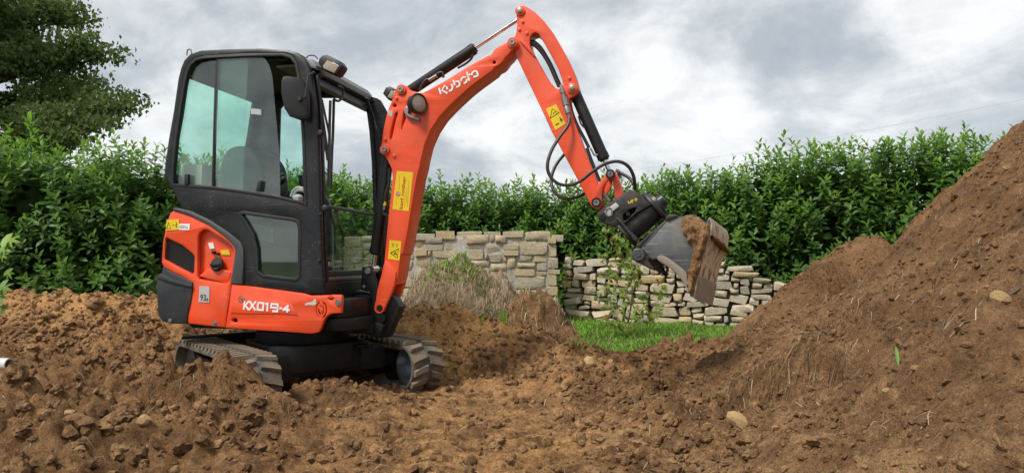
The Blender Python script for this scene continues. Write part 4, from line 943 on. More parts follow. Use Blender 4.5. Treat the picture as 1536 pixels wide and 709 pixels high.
skx = XZ(sk_px, YN-.01); sk.plate(skx, YN-.01, YN+.028, .010, holes=holes); skirt = sk.obj('side_skirt', M['red'], EX)
wg = MB(); wg.plate(XZ(L1((240, 236), (400, 268), (560, 297), (690, 328), (722, 380), (752, 443), (560, 430), (200, 428), (40, 420), (52, 320), (110, 240)), YN-.016), YN-.0155, YN-.008, .006); wg.obj('skirt_pressing', M['red'], skirt)
KX = [[(192, 302), (184, 374)], [(236, 297), (198, 338), (232, 379)], [(250, 300), (302, 383)], [(308, 302), (244, 381)], [(334, 310), (393, 314), (388, 387), (330, 383), (334, 310)], [(418, 322), (438, 318), (433, 392)],
      [(542, 364), (474, 360), (479, 321), (547, 328), (540, 402), (496, 399)], [(570, 368), (580, 369)], [(646, 404), (652, 344), (604, 383), (664, 388)]]
strokes([L1(*ln) for ln in KX], .0128, YN-.0165, .002, M['white'], 'model_lettering', skirt, True)
for px, r in ((L1((162, 268))[0], .026), (L1((1190, 305))[0], .022)):
    f = MB(); c = P(*px, YN-.011); f.lathe((c.x, YN-.014, c.z), (0, -1, 0), [(0, r), (.003, r), (.004, r*.8), (.001, r*.75), (.001, r*.4), (.006, r*.35), (.006, 0)], 16); f.obj('skirt_bolt', M['steel'], skirt)
scr = MB(); scr.plate(XZ(L1((830, 325), (850, 312), (905, 300), (925, 285), (930, 270), (950, 275), (950, 295), (958, 320), (930, 338), (880, 332), (840, 338)), YN-.0105), YN-.0125, YN-.0095, 0); scr.obj('worn_patch', M['cream'], skirt)

# ---------------------------------------------------------------- cab
cab_px = [(245, 262), (246.5, 244), (252, 206), (259, 167), (266, 118), (270, 102), (275, 90), (284, 80.5), (300, 75), (340, 73), (389, 72), (431, 74.5), (445, 78.5), (456, 87), (464, 103), (468, 122), (473, 160), (477, 215), (479.5, 300), (481, 360), (484, 415), (486, 441.5), (457, 441), (366, 428), (365, 392), (359, 373), (336, 354), (304, 331), (271, 313), (256, 283)]
win_px = [(257.5, 277), (259, 250), (263, 209), (268, 175), (274, 137), (280, 108), (285, 97), (294, 89.5), (309, 86), (360, 83), (423, 82.5), (436, 86), (443, 95), (447, 112), (451, 150), (455, 215), (458.5, 306), (445, 302), (419, 296), (370, 288), (317, 281)]
low_px = [(360, 321), (366, 319.5), (400, 325), (438, 330), (446, 333), (448.5, 342), (448, 414), (444, 419), (425, 417), (394, 413), (386, 406), (384.5, 372), (379, 352), (370, 336)]
cabx = XZ(cab_px, YN); CABR = XZ(cab_px, YN)
cs = MB(); cs.plate(cabx, YN, YN+.055, .018, holes=[XZ(win_px, YN), XZ(low_px, YN)]); cab = cs.obj('cab_side_panel', M['black'], EX, 40)
# far side: the door, with its own frame and glass, seen through the near windows
YF = .44
fholes = [XZ([(418, 162), (428, 150), (445, 146), (552, 146), (566, 150), (575, 166), (577, 290), (577, 409), (571, 413), (505, 413), (498, 405), (496, 310), (486, 292), (430, 285), (419, 280), (416, 240)], YF)]
fs = MB(); fs.plate(cabx, YF, YF+.05, .012, holes=fholes); fs.obj('cab_door', M['black'], EX, 40)
fo = fholes[0] if area(fholes[0]) > 0 else fholes[0][::-1]
xd = P(474, 220, YF).x
def clipx(poly, x, keep_left):
    o = []
    for i, p in enumerate(poly):
        q = poly[(i+1) % len(poly)]; a = (p[0] <= x) == keep_left; b = (q[0] <= x) == keep_left
        if a: o.append(p)
        if a != b: t = (x-p[0])/(q[0]-p[0]); o.append((x, p[1]+(q[1]-p[1])*t))
    return o
m_ = MB(); m_.box(xd-.012, xd+.012, YF+.01, YF+.035, P(474, 290, YF).z-.01, P(474, 146, YF).z+.01, .004); m_.obj('door_window_edge', M['hose'], EX)
g = MB(); g.plate(clipx(inset(fo, -.012), xd, True), YF+.02, YF+.025, 0); g.obj('door_window', M['glass_far'], EX)
# roof, back wall and front
top_px = cab_px[5:16]
tx = XZ(top_px, YN); inn = inset(cabx if area(cabx) > 0 else cabx[::-1], .045)
ordr = cabx if area(cabx) > 0 else cabx[::-1]
idxs = [ordr.index(p) for p in tx if p in ordr]
inner = [inn[i] for i in idxs]; roofpoly = tx+inner[::-1]
rf = MB(); rf.plate(roofpoly, YN+.056, YF-.001, 0.0); roof = rf.obj('cab_roof', M['black'], EX, 40)
hl = MB(); zt = min(p[1] for p in inner[2:6])
x0_, x1_ = inner[2][0]+.02, inner[6][0]-.02
hl.box(x0_, x1_, YN+.06, YF-.005, zt-.035, zt-.006, .006); hl.obj('headliner', M['interior'], roof)
hl = MB(); hl.box(.0, .20, -.40, .40, zt-.075, zt-.055, .008); hl.obj('sun_visor', M['lining'], roof)
bk = XZ([(245, 262), (252, 206), (259, 167), (266, 118), (270, 102)], YN)
bpoly = bk+[(x+.035, z) for x, z in bk[::-1]]
for a, b in ((YN+.056, YN+.075), (YF-.055, YF-.001)):
    m_ = MB(); m_.plate(bpoly, a, b, 0); m_.obj('rear_pillar', M['black'], EX)
ztop = PF(300, 124, bk[3][0]+.02).z; zbt = bk[0][1]+.03
hb_ = [(x, z) for x, z in bk if z > ztop-.05]
m_ = MB(); m_.box(bk[4][0]-.012, bk[4][0]+.05, YN+.056, YF-.001, ztop, bk[4][1]+.06, .004); m_.obj('rear_header', M['black'], EX)
m_ = MB(); m_.plate([(x+.014, z) for x, z in bk]+[(x+.019, z) for x, z in bk[::-1]], YN+.075, YF-.055, 0); m_.obj('rear_window', M['glass_far'], EX)
lo = XZ([(245, 262), (256, 283), (271, 313), (304, 331), (336, 354), (359, 373), (365, 392), (366, 428)], YN)
m_ = MB(); m_.plate(lo+[(x+.04, z+.012) for x, z in lo[::-1]], YN+.056, YF-.001, 0); m_.obj('rear_bulkhead', M['interior'], EX)
XFR = P(484, 415, YN).x-.035                          # the front face of the cab
zb = P(486, 441.5, YN).z
fp = MB(); fp.box(XFR-.05, XFR+.03, YN+.056, YF-.001, zb-.02, zb+.155, .008); fp.obj('front_panel', M['black'], EX)
pl = MB()                                             # far front pillar and the sill under the upper opening
pp = XZ([(456, 87), (464, 103), (468, 122), (473, 160), (477, 215), (479.5, 300), (481, 360), (484, 415), (486, 441.5)], YN)
pl.plate(pp[2:]+[(x-.03, z) for x, z in pp[2:][::-1]], YF-.02, YF-.002, .0); pl.obj('far_front_pillar', M['black'], EX)
pl = MB(); pl.plate(pp+[(x-.05, z) for x, z in pp[::-1]], YN+.056, YN+.085, .0); pl.obj('near_front_pillar', M['black'], EX)
hx = P(460, 90, YN)
vs = MB(); vs.plate([(hx.x-.05, hx.z+.035), (hx.x+.01, hx.z+.02), (hx.x+.045, hx.z-.025), (hx.x+.04, hx.z-.05), (hx.x-.05, hx.z-.03)], YN+.05, YF+.02, .012); vs.obj('roof_front_edge', M['roofgrey'], roof)
vi = MB(); vi.tube(catmull([(XFR+.035, YN+.06, zb+.9), (hx.x+.05, YN+.065, hx.z-.16), (hx.x+.045, YN+.10, hx.z-.09), (hx.x+.045, YN+.16, hx.z-.07), (hx.x+.045, YF-.14, hx.z-.07), (hx.x+.045, YF-.02, hx.z-.075)], 5), .014, 6); vi.obj('front_seal', M['hose'], EX)
# lower front pane with its top rail and the two bent guard bars behind it
pz = lambda px, x: PF(px[0], px[1], x)
a, b = pz(K8((130, 150))[0], XFR+.03), pz(K8((478, 212))[0], XFR+.03); c_, d_ = pz(K8((100, 655))[0], XFR+.03), pz(K8((480, 672))[0], XFR+.03)
yR = YF-.05
ext = lambda p, q, y: p.z+(q.z-p.z)*(y-p.y)/(q.y-p.y)
ztl, zbl = ext(a, b, YN+.085), ext(c_, d_, YN+.085); ztr, zbr = ext(a, b, yR), ext(c_, d_, yR)
gp = MB(); gp.plate([(YN+.085, zbl), (yR, zbr), (yR, ztr), (YN+.085, ztl)], XFR+.012, XFR+.018, 0, frame=F_YZ); gp.obj('lower_windscreen', M['glass'], EX)
rl = MB(); rl.tube([(XFR+.016, YN+.08, ztl), (XFR+.016, yR, ztr)], .013, 8); rl.obj('windscreen_rail', M['plastic'], EX)
rl = MB(); rl.box(XFR+.004, XFR+.034, YN+.085, yR, min(zbl, zbr)-.02, min(zbl, zbr)+.004, .004); rl.obj('windscreen_sill', M['steel'], EX)
for ln in (K8((120, 150), (135, 215), (168, 320), (182, 390), (181, 500), (178, 628)), K8((165, 165), (185, 235), (212, 330), (226, 395), (222, 500), (218, 632))):
    t = MB(); t.tube(catmull([pz(p, XFR-.02) for p in ln], 4), .010, 8); t.obj('guard_bar', M['hose'], EX)
t = MB(); t.tube([pz(p, XFR-.01) for p in K8((208, 640), (206, 604), (250, 604), (256, 640))], .004, 6); t.obj('glass_clip', M['plastic'], EX)
# strut, hoses and rails round the front opening
for nm, ln, x, r, mt in (('gas_strut', K7((420, 340), (470, 488)), XFR+.02, .010, 'hose'), ('gas_strut_rod', K7((470, 488), (506, 605)), XFR+.02, .0045, 'steel'),
                         ('grab_loop', K7((205, 350), (235, 362), (262, 330), (262, 285), (235, 262)), XFR-.02, .009, 'hose'),
                         ('pillar_hose', K7((118, 345), (122, 480), (140, 600), (135, 700)), XFR+.035, .007, 'hose'), ('pillar_hose', K7((122, 350), (150, 480), (175, 600), (172, 650), (160, 709)), XFR+.03, .008, 'plastic'),
                         ('window_track', K7((180, 360), (176, 480), (174, 600), (172, 709), (165, 930)), XFR-.02, .010, 'plastic'), ('window_track', K7((203, 350), (200, 480), (196, 600), (190, 709), (182, 930)), XFR-.05, .010, 'hose')):
    t = MB(); t.tube(catmull([pz(p, x) for p in ln], 4), r, 8); t.obj(nm, M[mt], EX)
for (px, sx) in ((K7((112, 575))[0], .02), (K8((85, 165))[0], .022), (K8((55, 208))[0], .012), (K8((45, 562))[0], .012)):
    f = MB(); c = P(*px, YN-.002); f.lathe((c.x, YN+.004, c.z), (0, -1, 0), [(0, sx), (.012, sx), (.018, sx*.6), (.018, 0)], 12); f.obj('hinge_knob', M['hose'], EX)
# near glazing
wx = XZ(win_px, YN); wx = wx if area(wx) > 0 else wx[::-1]
g = MB(); g.plate(inset(wx, -.008), YN+.026, YN+.031, 0)
div = P(321, 180, YN).x
g = MB(); g.plate(clipx(inset(wx, -.008), div, True), YN+.026, YN+.031, 0); g.obj('fixed_side_window', M['glass'], EX)
sl_px = Z1((240, 104), (395, 104), (415, 112), (430, 135), (440, 170), (452, 300), (465, 450), (469, 600), (350, 585), (240, 568))
g = MB(); g.plate(XZ(sl_px, YN), YN+.014, YN+.019, 0); slid = g.obj('sliding_side_window', M['glass'], EX)
ov = Z1((330, 104), (348, 104), (342, 240), (336, 400), (330, 580), (240, 568), (240, 104))
g = MB(); g.plate(XZ(Z1((240, 104), (349, 104), (340, 300), (330, 580), (240, 568)), YN), YN+.034, YN+.039, 0); g.obj('rear_sliding_window', M['glass'], EX)
t = MB(); dv = XZ([(322.5, 85), (319.5, 180), (317, 282)], YN); t.plate([(x-.008, z) for x, z in dv]+[(x+.008, z) for x, z in dv[::-1]], YN+.012, YN+.036, .003); t.obj('window_divider', M['hose'], EX)
lx = XZ(low_px, YN); lx = lx if area(lx) > 0 else lx[::-1]
g = MB(); g.plate(inset(lx, -.006), YN+.020, YN+.025, 0); g.obj('lower_side_window', M['glass_low'], EX)
g = MB(); g.plate(inset(lx, -.016), YN-.004, YN+.01, .004, holes=[inset(lx, .008)]); g.obj('window_gasket', M['hose'], EX)
g = MB(); g.plate(inset(wx, -.012), YN-.003, YN+.012, .004, holes=[inset(wx, .010)]); g.obj('window_gasket', M['hose'], EX)
for p in (Z1((137, 523), (150, 523), (150, 560), (137, 560)), Z1((398, 546), (410, 546), (405, 583), (390, 583))):
    t = MB(); t.plate(XZ(p, YN), YN-.012, YN+.016, .004); t.obj('window_latch', M['hose'], EX)
s = MB(); s.plate(XZ(Z1((366, 288), (402, 292), (402, 312), (366, 308)), YN), YN+.0125, YN+.0135, 0); s.obj('window_label', M['silver'], slid)
# inside: floor, seat, console, levers, pale box and rag
fl = MB(); fl.box(-.40, XFR-.05, YN+.06, YF-.01, .80, .84, .005); fl.obj('cab_floor', M['interior'], EX)
sx_ = P(355, 250, 0.0).x
st_ = MB(); bpx = [(326, 297), (327, 262), (331, 238), (340, 222), (356, 217), (372, 221), (385, 232), (394, 248), (396, 297)]
bx = XZ(bpx, -.16); st_.plate(chaikin(bx, 2), -.17, .20, .04); st_.obj('seat_backrest', M['seat'], EX)
st_ = MB(); zz = P(360, 297, -.1).z; st_.plate([(sx_-.02, zz-.16), (sx_+.42, zz-.16), (sx_+.45, zz-.11), (sx_+.40, zz-.05), (sx_, zz-.05)], -.20, .22, .03); st_.box(sx_+.02, sx_+.38, -.16, .18, .84, zz-.16, .02); st_.obj('seat_cushion', M['seat'], EX)
bx_ = MB(); bx_.plate(XZ([(274, 246), (306, 247), (305, 278), (273, 277)], -.34), -.36, -.22, .008); bx_.obj('paper_box', M['cream'], EX)
cn = MB(); cn.box(sx_+.0, sx_+.34, -.40, -.24, .84, zz-.02, .02); cn.box(sx_+.0, sx_+.34, .26, .40, .84, zz-.02, .02); cn.obj('side_console', M['interior'], EX)
for ln, y in ((L3((300, 560), (330, 470), (372, 420)), -.30), (L3((240, 500), (310, 430), (360, 385)), -.26)):
    t = MB(); q = [P(*p, y) for p in ln]; t.tube(q, .007, 6); t.lathe(q[-1], (q[-1]-q[-2]), [(-.03, .012), (-.01, .022), (.02, .022), (.035, .012), (.035, 0)], 12); t.obj('control_lever', M['hose'], EX)
t = MB(); q = [P(*p, .05) for p in L3((560, 480), (545, 440), (540, 372))]; t.tube(q, [.012, .022, .020], 8); t.obj('travel_lever', M['hose'], EX)
for ln in (((452, 560), (470, 510), (510, 480), (560, 488)), ((470, 570), (490, 520), (525, 500), (565, 505))):
    t = MB(); t.tube(catmull([P(*p, YN+.13) for p in L3(*ln)], 4), .010, 6); t.obj('pale_cable', M['silver'], EX)
t = MB(); t.lathe(P(*L3((515, 545))[0], YN+.14), (0, 0, 1), [(-.05, .02), (-.04, .035), (-.015, .036), (.002, .02), (.006, 0)], 10); t.obj('rag', M['silver'], EX)
t = MB(); t.plate(XZ(Z2((345, 120), (400, 135), (402, 180), (350, 165)), -.36), -.37, -.33, .004); t.obj('document_sheet', M['silver'], EX)
# mirror and lights
MY = YN-.10
mr = MB(); mo = Z1((483, 195), (488, 180), (500, 175), (535, 178), (550, 195), (560, 240), (562, 310), (555, 325), (535, 328), (505, 318), (490, 290), (482, 240))
mx_ = XZ(mo, MY); mr.plate(mx_, MY, MY+.05, .018); cxm = sum(p[0] for p in mx_)/len(mx_)
mr.warp(lambda p: Vector((cxm+(p.x-cxm)*.97, p.y+(p.x-cxm)*.45, p.z))); mr.obj('side_mirror', M['hose'], EX)
q = [P(*p, MY+.03) for p in Z1((548, 258), (562, 250), (564, 170), (572, 150))]; q[-1].y = YN+.01; q[-2].y = YN-.04
t = MB(); t.tube(q, .008, 8); t.lathe((q[0].x, q[0].y-.03, q[0].z), (0, 1, 0), [(0, .016), (.05, .016)], 10); t.obj('mirror_arm', M['hose'], EX)
def worklight(px_box, px_lens, y0, y1):
    t = MB(); t.plate(XZ(px_box, y0), y0, y1, .014); o = t.obj('work_light', M['hose'], EX)
    t = MB(); t.plate(XZ(px_lens, y0), y0-.004, y0+.01, .003); t.obj('lamp_lens', M['lens'], o); return o
worklight(K7((95, 108), (100, 80), (125, 55), (150, 51), (235, 92), (255, 122), (250, 140), (222, 180), (205, 188), (125, 152)), K7((132, 128), (160, 92), (240, 126), (206, 178), (135, 146)), -.43, -.33)
worklight(K7((525, 310), (545, 270), (570, 262), (620, 285), (622, 310), (595, 355), (560, 350)), K7((560, 335), (585, 292), (618, 300), (590, 350)), .34, .42)
t = MB(); t.tube(catmull([P(*p, -.40) for p in K7((20, 75), (40, 60), (75, 62), (95, 82))], 4), .004, 6); t.obj('lamp_wire', M['hose'], EX)
t = MB(); c = P(282, 81, -.40); t.tube(catmull([(c.x-.01, -.40, c.z-.01), (c.x-.005, -.40, c.z+.025), (c.x+.02, -.40, c.z+.03), (c.x+.03, -.40, c.z)], 4), .006, 6); t.obj('lifting_eye', M['steel'], EX)

# ---------------------------------------------------------------- swing bracket, its cylinder and hose guard
bw = .10; YB = -bw
br = MB(); bra = XZ(K3((225, 158), (232, 152), (285, 152), (300, 165), (318, 215), (345, 280), (352, 330), (345, 400), (350, 470), (400, 520), (400, 560), (350, 600), (345, 640), (210, 640), (200, 600), (205, 575), (262, 545), (280, 345), (215, 322)), -.075)
br.plate(bra, -.095, -.062, .008); br.plate(bra, .062, .095, .008)
brc = XZ(K3((290, 370), (380, 380), (440, 360), (478, 400), (508, 455), (500, 490), (450, 600), (410, 688), (345, 690), (250, 640), (270, 545)), -.045); br.plate(brc, -.058, .058, .012)
swing = br.obj('swing_bracket', M['blackmetal'], EX)
t = MB(); b2 = XZ(K3((185, 575), (260, 560), (345, 572), (380, 600), (345, 690), (200, 655)), -.12); t.plate(b2, -.125, .125, .015); t.obj('bracket_base', M['blackmetal'], swing)
f = MB(); f.pin(K3((258, 184))[0], -.112, .112, .022); f.obj('pivot_pin', M['steel'], swing)
f = MB(); f.pin(K3((230, 303))[0], -.100, -.06, .012); f.obj('bolt', M['steel'], swing)
hg = MB(); hg.tube(catmull([P(*p, -.08) for p in K3((285, 352), (200, 342), (130, 370), (90, 440), (90, 520), (120, 580), (150, 600))], 4), .018, 8); hg.obj('hose_guard', M['blackmetal'], EX)
hg = MB(); hg.tube(catmull([P(*p, .02) for p in K3((285, 352), (200, 342), (140, 370), (104, 440), (104, 520), (130, 590))], 4), .014, 8); hg.obj('hose_guard', M['hose'], EX)
for k, (ln, y) in enumerate(((K3((270, 455), (190, 475), (120, 478)), -.03), (K3((275, 480), (200, 500), (120, 502)), .0), (K3((275, 510), (200, 520), (125, 525)), .03))):
    t = MB(); t.tube(catmull([P(*p, y) for p in ln], 4), .014, 8); t.obj('swing_hose', M['hose'], EX)
t = MB(); t.plate(XZ(K3((205, 450), (212, 420), (230, 405), (265, 420), (268, 448), (230, 456)), .02), .0, .04, .006); t.obj('hose_clamp', M['red'], EX)
a, b = P(*L1((1010, 545))[0], -.30), P(*L1((1265, 548))[0], -.24)
t = MB(); t.cyl(a-(b-a)*.6, a+(b-a)*.05, .034); t.obj('swing_cylinder', M['blackmetal'], EX)
t = MB(); t.cyl(a-(b-a)*.05, b, .017); t.obj('swing_cylinder_rod', M['chrome'], EX)
t = MB(); t.lathe(b+Vector((.02, 0, -.05)), (0, 0, 1), [(0, .04), (.1, .04)], 16); t.obj('swing_pivot', M['blackmetal'], EX)
t = MB(); c = P(*K3((165, 605))[0], -.15); t.box(c.x-.06, c.x+.14, -.19, .10, c.z-.045, c.z+.03, .012); t.obj('pivot_block', M['blackmetal'], EX)

# ---------------------------------------------------------------- boom
foot_px = K3((325, 410), (333, 340), (350, 270), (375, 190), (385, 130), (392, 51))
left_px = K2((218, 400), (235, 260), (247, 130), (240, 70), (218, 12))
brk_px = K1((118, 705), (100, 662), (80, 630), (62, 615), (50, 592), (52, 568), (62, 520), (70, 450), (95, 330), (135, 230), (150, 185), (160, 160), (172, 138), (200, 126), (228, 134), (242, 150), (258, 166), (300, 180), (350, 184), (380, 172))
topl = L8((0, 545), (200, 430), (420, 292), (640, 166), (672, 158), (692, 146), (720, 102), (752, 74), (820, 38), (868, 12))
tipl = L8((890, -14), (925, -22), (958, -5), (972, 30), (962, 70), (935, 92), (900, 112), (872, 150), (835, 186), (800, 236), (770, 266), (722, 290), (700, 322), (520, 452), (420, 532), (300, 642), (240, 700))
dn = K1((470, 350), (410, 440), (365, 540), (340, 640), (328, 705))+K2((430, 130), (410, 240), (395, 330), (360, 540), (325, 709))+K3((512, 60), (490, 215), (470, 285))
arch = K3((440, 292), (405, 305), (360, 330))
body = XZ(foot_px[2:]+left_px+brk_px+topl+tipl+dn+arch, YB)
slots = [circ(150, 275, 14, 10), [(172, 318), (154, 328), (137, 388), (119, 456), (113, 506), (121, 518), (130, 508), (145, 440), (160, 370), (173, 332)], [(211, 318), (222, 330), (230, 366), (212, 410), (200, 450), (197, 436), (202, 390), (211, 350)]]
hl_ = [XZ(K1(*s), YB) for s in slots]; hl_.append(XZ(L8(*circ(717, 238, 20, 12)), YB))
bo = MB(); bo.plate(body, -bw, bw, .005, holes=hl_); boom = bo.obj('boom', M['red_boom'], EX, 30)
chk = XZ(K3((398, 104), (415, 112), (480, 188), (476, 240), (468, 290), (440, 362), (418, 410), (400, 452), (386, 488), (352, 503), (324, 495), (314, 466), (318, 430), (326, 405), (335, 335), (350, 275), (372, 200), (384, 140)), YB)
for a, b in ((-.112, -.072), (.072, .112)):
    c = MB(); c.plate(chk, a, b, .008); c.obj('boom_foot_plate', M['red_boom'], boom)
f = MB(); f.pin(K3((350, 465))[0], -.122, .122, .024); f.obj('pivot_pin', M['blackmetal'], boom)
f = MB(); cc = P(*K3((350, 465))[0], -.112); f.lathe((cc.x, -.112, cc.z), (0, -1, 0), [(0, .036), (.006, .036), (.006, 0)], 20); f.obj('pin_boss', M['red_boom'], boom)
for px, r in ((K1((200, 165))[0], .021), (K1((83, 588))[0], .021), (L8((915, 33))[0], .021)):
    f = MB(); c = P(*px, YB); f.lathe((c.x, YB, c.z), (0, -1, 0), [(0, r*1.75), (.010, r*1.75), (.013, r*1.6), (.013, 0)], 22); f.obj('pin_boss', M['red_boom'], boom)
    f = MB(); f.lathe((c.x, YB-.012, c.z), (0, -1, 0), [(0, r), (.010, r), (.012, r*.9), (.012, r*.45), (.006, r*.4), (.006, 0)], 18); f.obj('pivot_pin', M['steel'], boom)
for px in (K1((165, 225))[0], K1((85, 515))[0], K1((150, 632))[0]):
    f = MB(); c = P(*px, YB); f.lathe((c.x, YB, c.z), (0, -1, 0), [(0, .012), (.008, .012), (.009, .01), (.009, 0)], 10); f.obj('weld_stud', M['red_boom'], boom)
# the dealer's yellow plate, the warnings and the lettering
yl = K2((280, 84), (405, 94), (370, 388), (247, 374)); sticker(yl, YB-.001, M['yellow'], 'yellow_sign', boom)
text_plate('karl rother', K2((322, 372))[0], K2((349, 124))[0], (-5.0, -.6), YB-.003, .001, M['redprint'], 'sign_lettering', boom, .012)
s = MB()
for ln in (K2((340, 360), (345, 250)), K2((352, 330), (357, 210)), K2((360, 355), (374, 150)), K2((275, 350), (280, 280)), K2((296, 230), (303, 110))): s.tube([(x, YB-.003, z) for x, z in XZ(ln, YB)], .0008, 4)
c = P(*K2((290, 257))[0], YB); s.tube([(c.x+.014*math.cos(a), YB-.003, c.z+.014*math.sin(a)) for a in np.linspace(0, 6.283, 17)], .0028, 5, False); s.obj('sign_print', M['redprint'], boom)
s = MB(); s.lathe((c.x, YB-.001, c.z), (0, -1, 0), [(0, .012), (.0022, .012), (.0022, 0)], 16); s.obj('sign_emblem', M['white'], boom)
s = MB(); s.tube([(x, YB-.004, z) for x, z in XZ(K2((284, 264), (290, 248), (297, 266)), YB)], .003, 5); s.obj('sign_emblem_mark', M['redprint'], boom)
wl = K3((427, -50), (517, -42), (502, 104), (415, 92)); sticker(wl, YB-.001, M['yellow'], 'warning_sticker', boom)
s = MB(); s.tube([(x, YB-.003, z) for x, z in XZ(K3((436, 46), (497, 14), (486, 86), (436, 46)), YB)], .0028, 5); s.tube([(x, YB-.003, z) for x, z in XZ(K3((462, 56), (474, 38), (482, 60), (466, 52)), YB)], .0034, 5); s.obj('sticker_print', M['blackprint'], boom)
s = MB()
for r_ in (.018, .010):
    c = P(*K3((470, -12))[0], YB); s.tube([(c.x+r_*math.cos(a)*1.1, YB-.003, c.z+r_*math.sin(a)) for a in np.linspace(-.9, .9, 7)], .0014, 4); s.tube([(c.x-r_*math.cos(a)*1.1, YB-.003, c.z+r_*math.sin(a)) for a in np.linspace(-.9, .9, 7)], .0014, 4)
s.obj('sticker_print', M['plastic'], boom)
kub = [[(130, 512), (152, 577)], [(196, 482), (163, 536), (222, 568)], [(212, 496), (222, 528)], [(262, 468), (275, 500), (271, 523), (258, 538), (236, 543)],
       [(281, 425), (300, 484)], [(306, 449), (326, 440), (345, 449), (352, 470), (345, 488), (328, 499), (314, 499)],
       [(366, 440), (370, 418), (384, 402), (402, 396), (416, 399)], [(426, 416), (426, 436), (415, 454), (396, 462)],
       [(428, 342), (455, 436)], [(436, 384), (468, 364)], [(480, 378), (484, 356), (496, 340), (514, 333), (534, 340), (548, 386)], [(498, 394), (520, 391), (548, 378)]]
strokes([L8(*[tuple(q)[:2] for q in (catmull([(a, b, 0) for a, b in ln], 3) if len(ln) > 3 else ln)]) for ln in kub], .0125, YB-.001, .002, M['white'], 'maker_lettering', boom)
s = MB(); s.plate(XZ(K1((104, 318), (112, 308), (140, 316), (130, 356), (106, 345)), YB), YB-.0015, YB, 0); s.obj('grey_label', M['silver'], boom)
# round lamp on the boom
c = P(*K1((318, 262))[0], -.16); ax = Vector((.80, -.58, -.02)).normalized()
f = MB(); f.lathe(c-ax*.075, ax, [(0, .02), (.008, .045), (.03, .064), (.075, .070), (.085, .072), (.09, .066), (.083, .058), (.083, 0)], 28); lamp = f.obj('boom_lamp', M['hose'], boom)
f = MB(); f.lathe(c+ax*.009, ax, [(0, .056), (.003, .050), (.006, .03), (.007, 0)], 24); f.obj('lamp_lens', M['lens'], boom)
f = MB(); f.plate(XZ(K1((222, 330), (232, 290), (246, 282), (258, 300), (250, 335), (330, 370), (330, 390), (250, 362)), -.11), -.13, -.102, .004); f.obj('lamp_bracket', M['steel'], boom)

# ---------------------------------------------------------------- cylinders
def cylinder(p0, p1, t_head, r, rr, name, matb='blackmetal'):
    p0, p1 = Vector(p0), Vector(p1); d = (p1-p0); L = d.length; d.normalize(); h = L*t_head
    m_ = MB(); m_.lathe(p0, d, [(.0, r*.5), (.015, r*.9), (.03, r), (h-.05, r), (h-.05, r*1.06), (h-.012, r*1.06), (h-.008, r*.8), (h, r*.8)], 24); o = m_.obj(name, M[matb], EX)
    m_ = MB(); m_.cyl(p0+d*(h-.02), p1, rr, 16); m_.lathe(p1-Vector((0, .05, 0)), (0, 1, 0), [(0, rr*1.9), (.1, rr*1.9)], 14); m_.obj(name+'_rod', M['chrome'], EX)
    return o
Yc = YB
p0 = P(*K1((200, 165))[0], YB); p1 = P(*L2((267, 75))[0], YB); p0.y = p1.y = 0.0
hd_ = P(*L8((512, 72))[0], -.03); tt = ((hd_.x-p0.x)**2+(hd_.z-p0.z)**2)**.5/((p1.x-p0.x)**2+(p1.z-p0.z)**2)**.5
cylinder(p0, p1, tt, .040, .0135, 'arm_cylinder')
t = MB(); t.tube(catmull([P(*p, -.045) for p in L8((500, 165), (478, 180), (480, 195), (420, 250), (330, 300))], 3), .008, 6); t.obj('cylinder_pipe', M['hose'], EX)
t = MB(); t.tube(catmull([P(*p, -.07) for p in K1((330, 168), (345, 130), (375, 95), (400, 90), (440, 62), (475, 42), (494, 50), (496, 78))], 4), .010, 8); t.obj('cylinder_hose', M['hose'], EX)
t = MB(); q = [P(*p, -.07) for p in K1((395, 98), (452, 64))]; t.cyl(q[0], q[1], .013, 12); t.obj('hose_fitting', M['steel'], EX)
q0 = P(*K2((214, -10))[0], -.02); q1 = P(559.8, 404, 0); q0.y = 0; q1.y = 0
hb = P(564.6, 382.5, -.03); up = P(586, 206, 0.0); up.y = 0
cylinder(up, q1, (up-Vector((hb.x, 0, hb.z))).length/(up-q1).length, .042, .016, 'boom_cylinder')
for ln, mt, r in ((K2((225, 60), (218, 180), (196, 260), (188, 330)), 'hose', .012), (K2((190, 318), (188, 345)), 'yellow', .012), (K2((186, 340), (181, 378)), 'steel', .010), (K2((180, 375), (176, 400), (190, 418), (212, 418)), 'hose', .008), (K2((212, 400), (205, 470), (192, 560), (186, 650)), 'hose', .008)):
    t = MB(); t.tube(catmull([P(*p, -.055) for p in ln], 4), r, 8); t.obj('boom_hose' if mt == 'hose' else 'hose_fitting', M[mt], EX)

# ---------------------------------------------------------------- stick (dipper arm)
sw = .068; YS = -sw
st_out = L2((237, 72), (238, 58), (250, 42), (268, 35), (290, 36), (312, 46), (370, 85), (430, 145), (490, 225), (540, 310), (590, 400), (630, 490), (654, 572), (658, 596), (648, 618), (628, 638), (602, 650), (590, 662))
st_r = L7((150, 185), (172, 268), (230, 430), (284, 566), (300, 612), (318, 660), (316, 690), (300, 709), (275, 716), (258, 702))
st_l = L7((205, 600), (130, 460), (60, 330), (0, 200))+L2((400, 709), (300, 500), (250, 395), (236, 366), (228, 340))
st_u = L2((205, 320), (196, 290), (206, 262), (228, 244), (240, 210), (246, 165), (242, 110))
st_hole = L2((330, 262), (338, 238), (350, 223), (370, 216), (390, 228), (412, 262), (470, 365), (520, 460), (545, 530), (551, 560), (540, 575), (520, 588), (505, 588), (490, 572), (465, 545), (420, 470), (370, 380), (345, 335), (332, 300))
stk = MB(); stk.plate(XZ(st_out+st_r+st_l+st_u, YS), -sw, sw, .008, holes=[XZ(st_hole, YS)]); stick = stk.obj('dipper_arm', M['red_boom'], EX, 30)
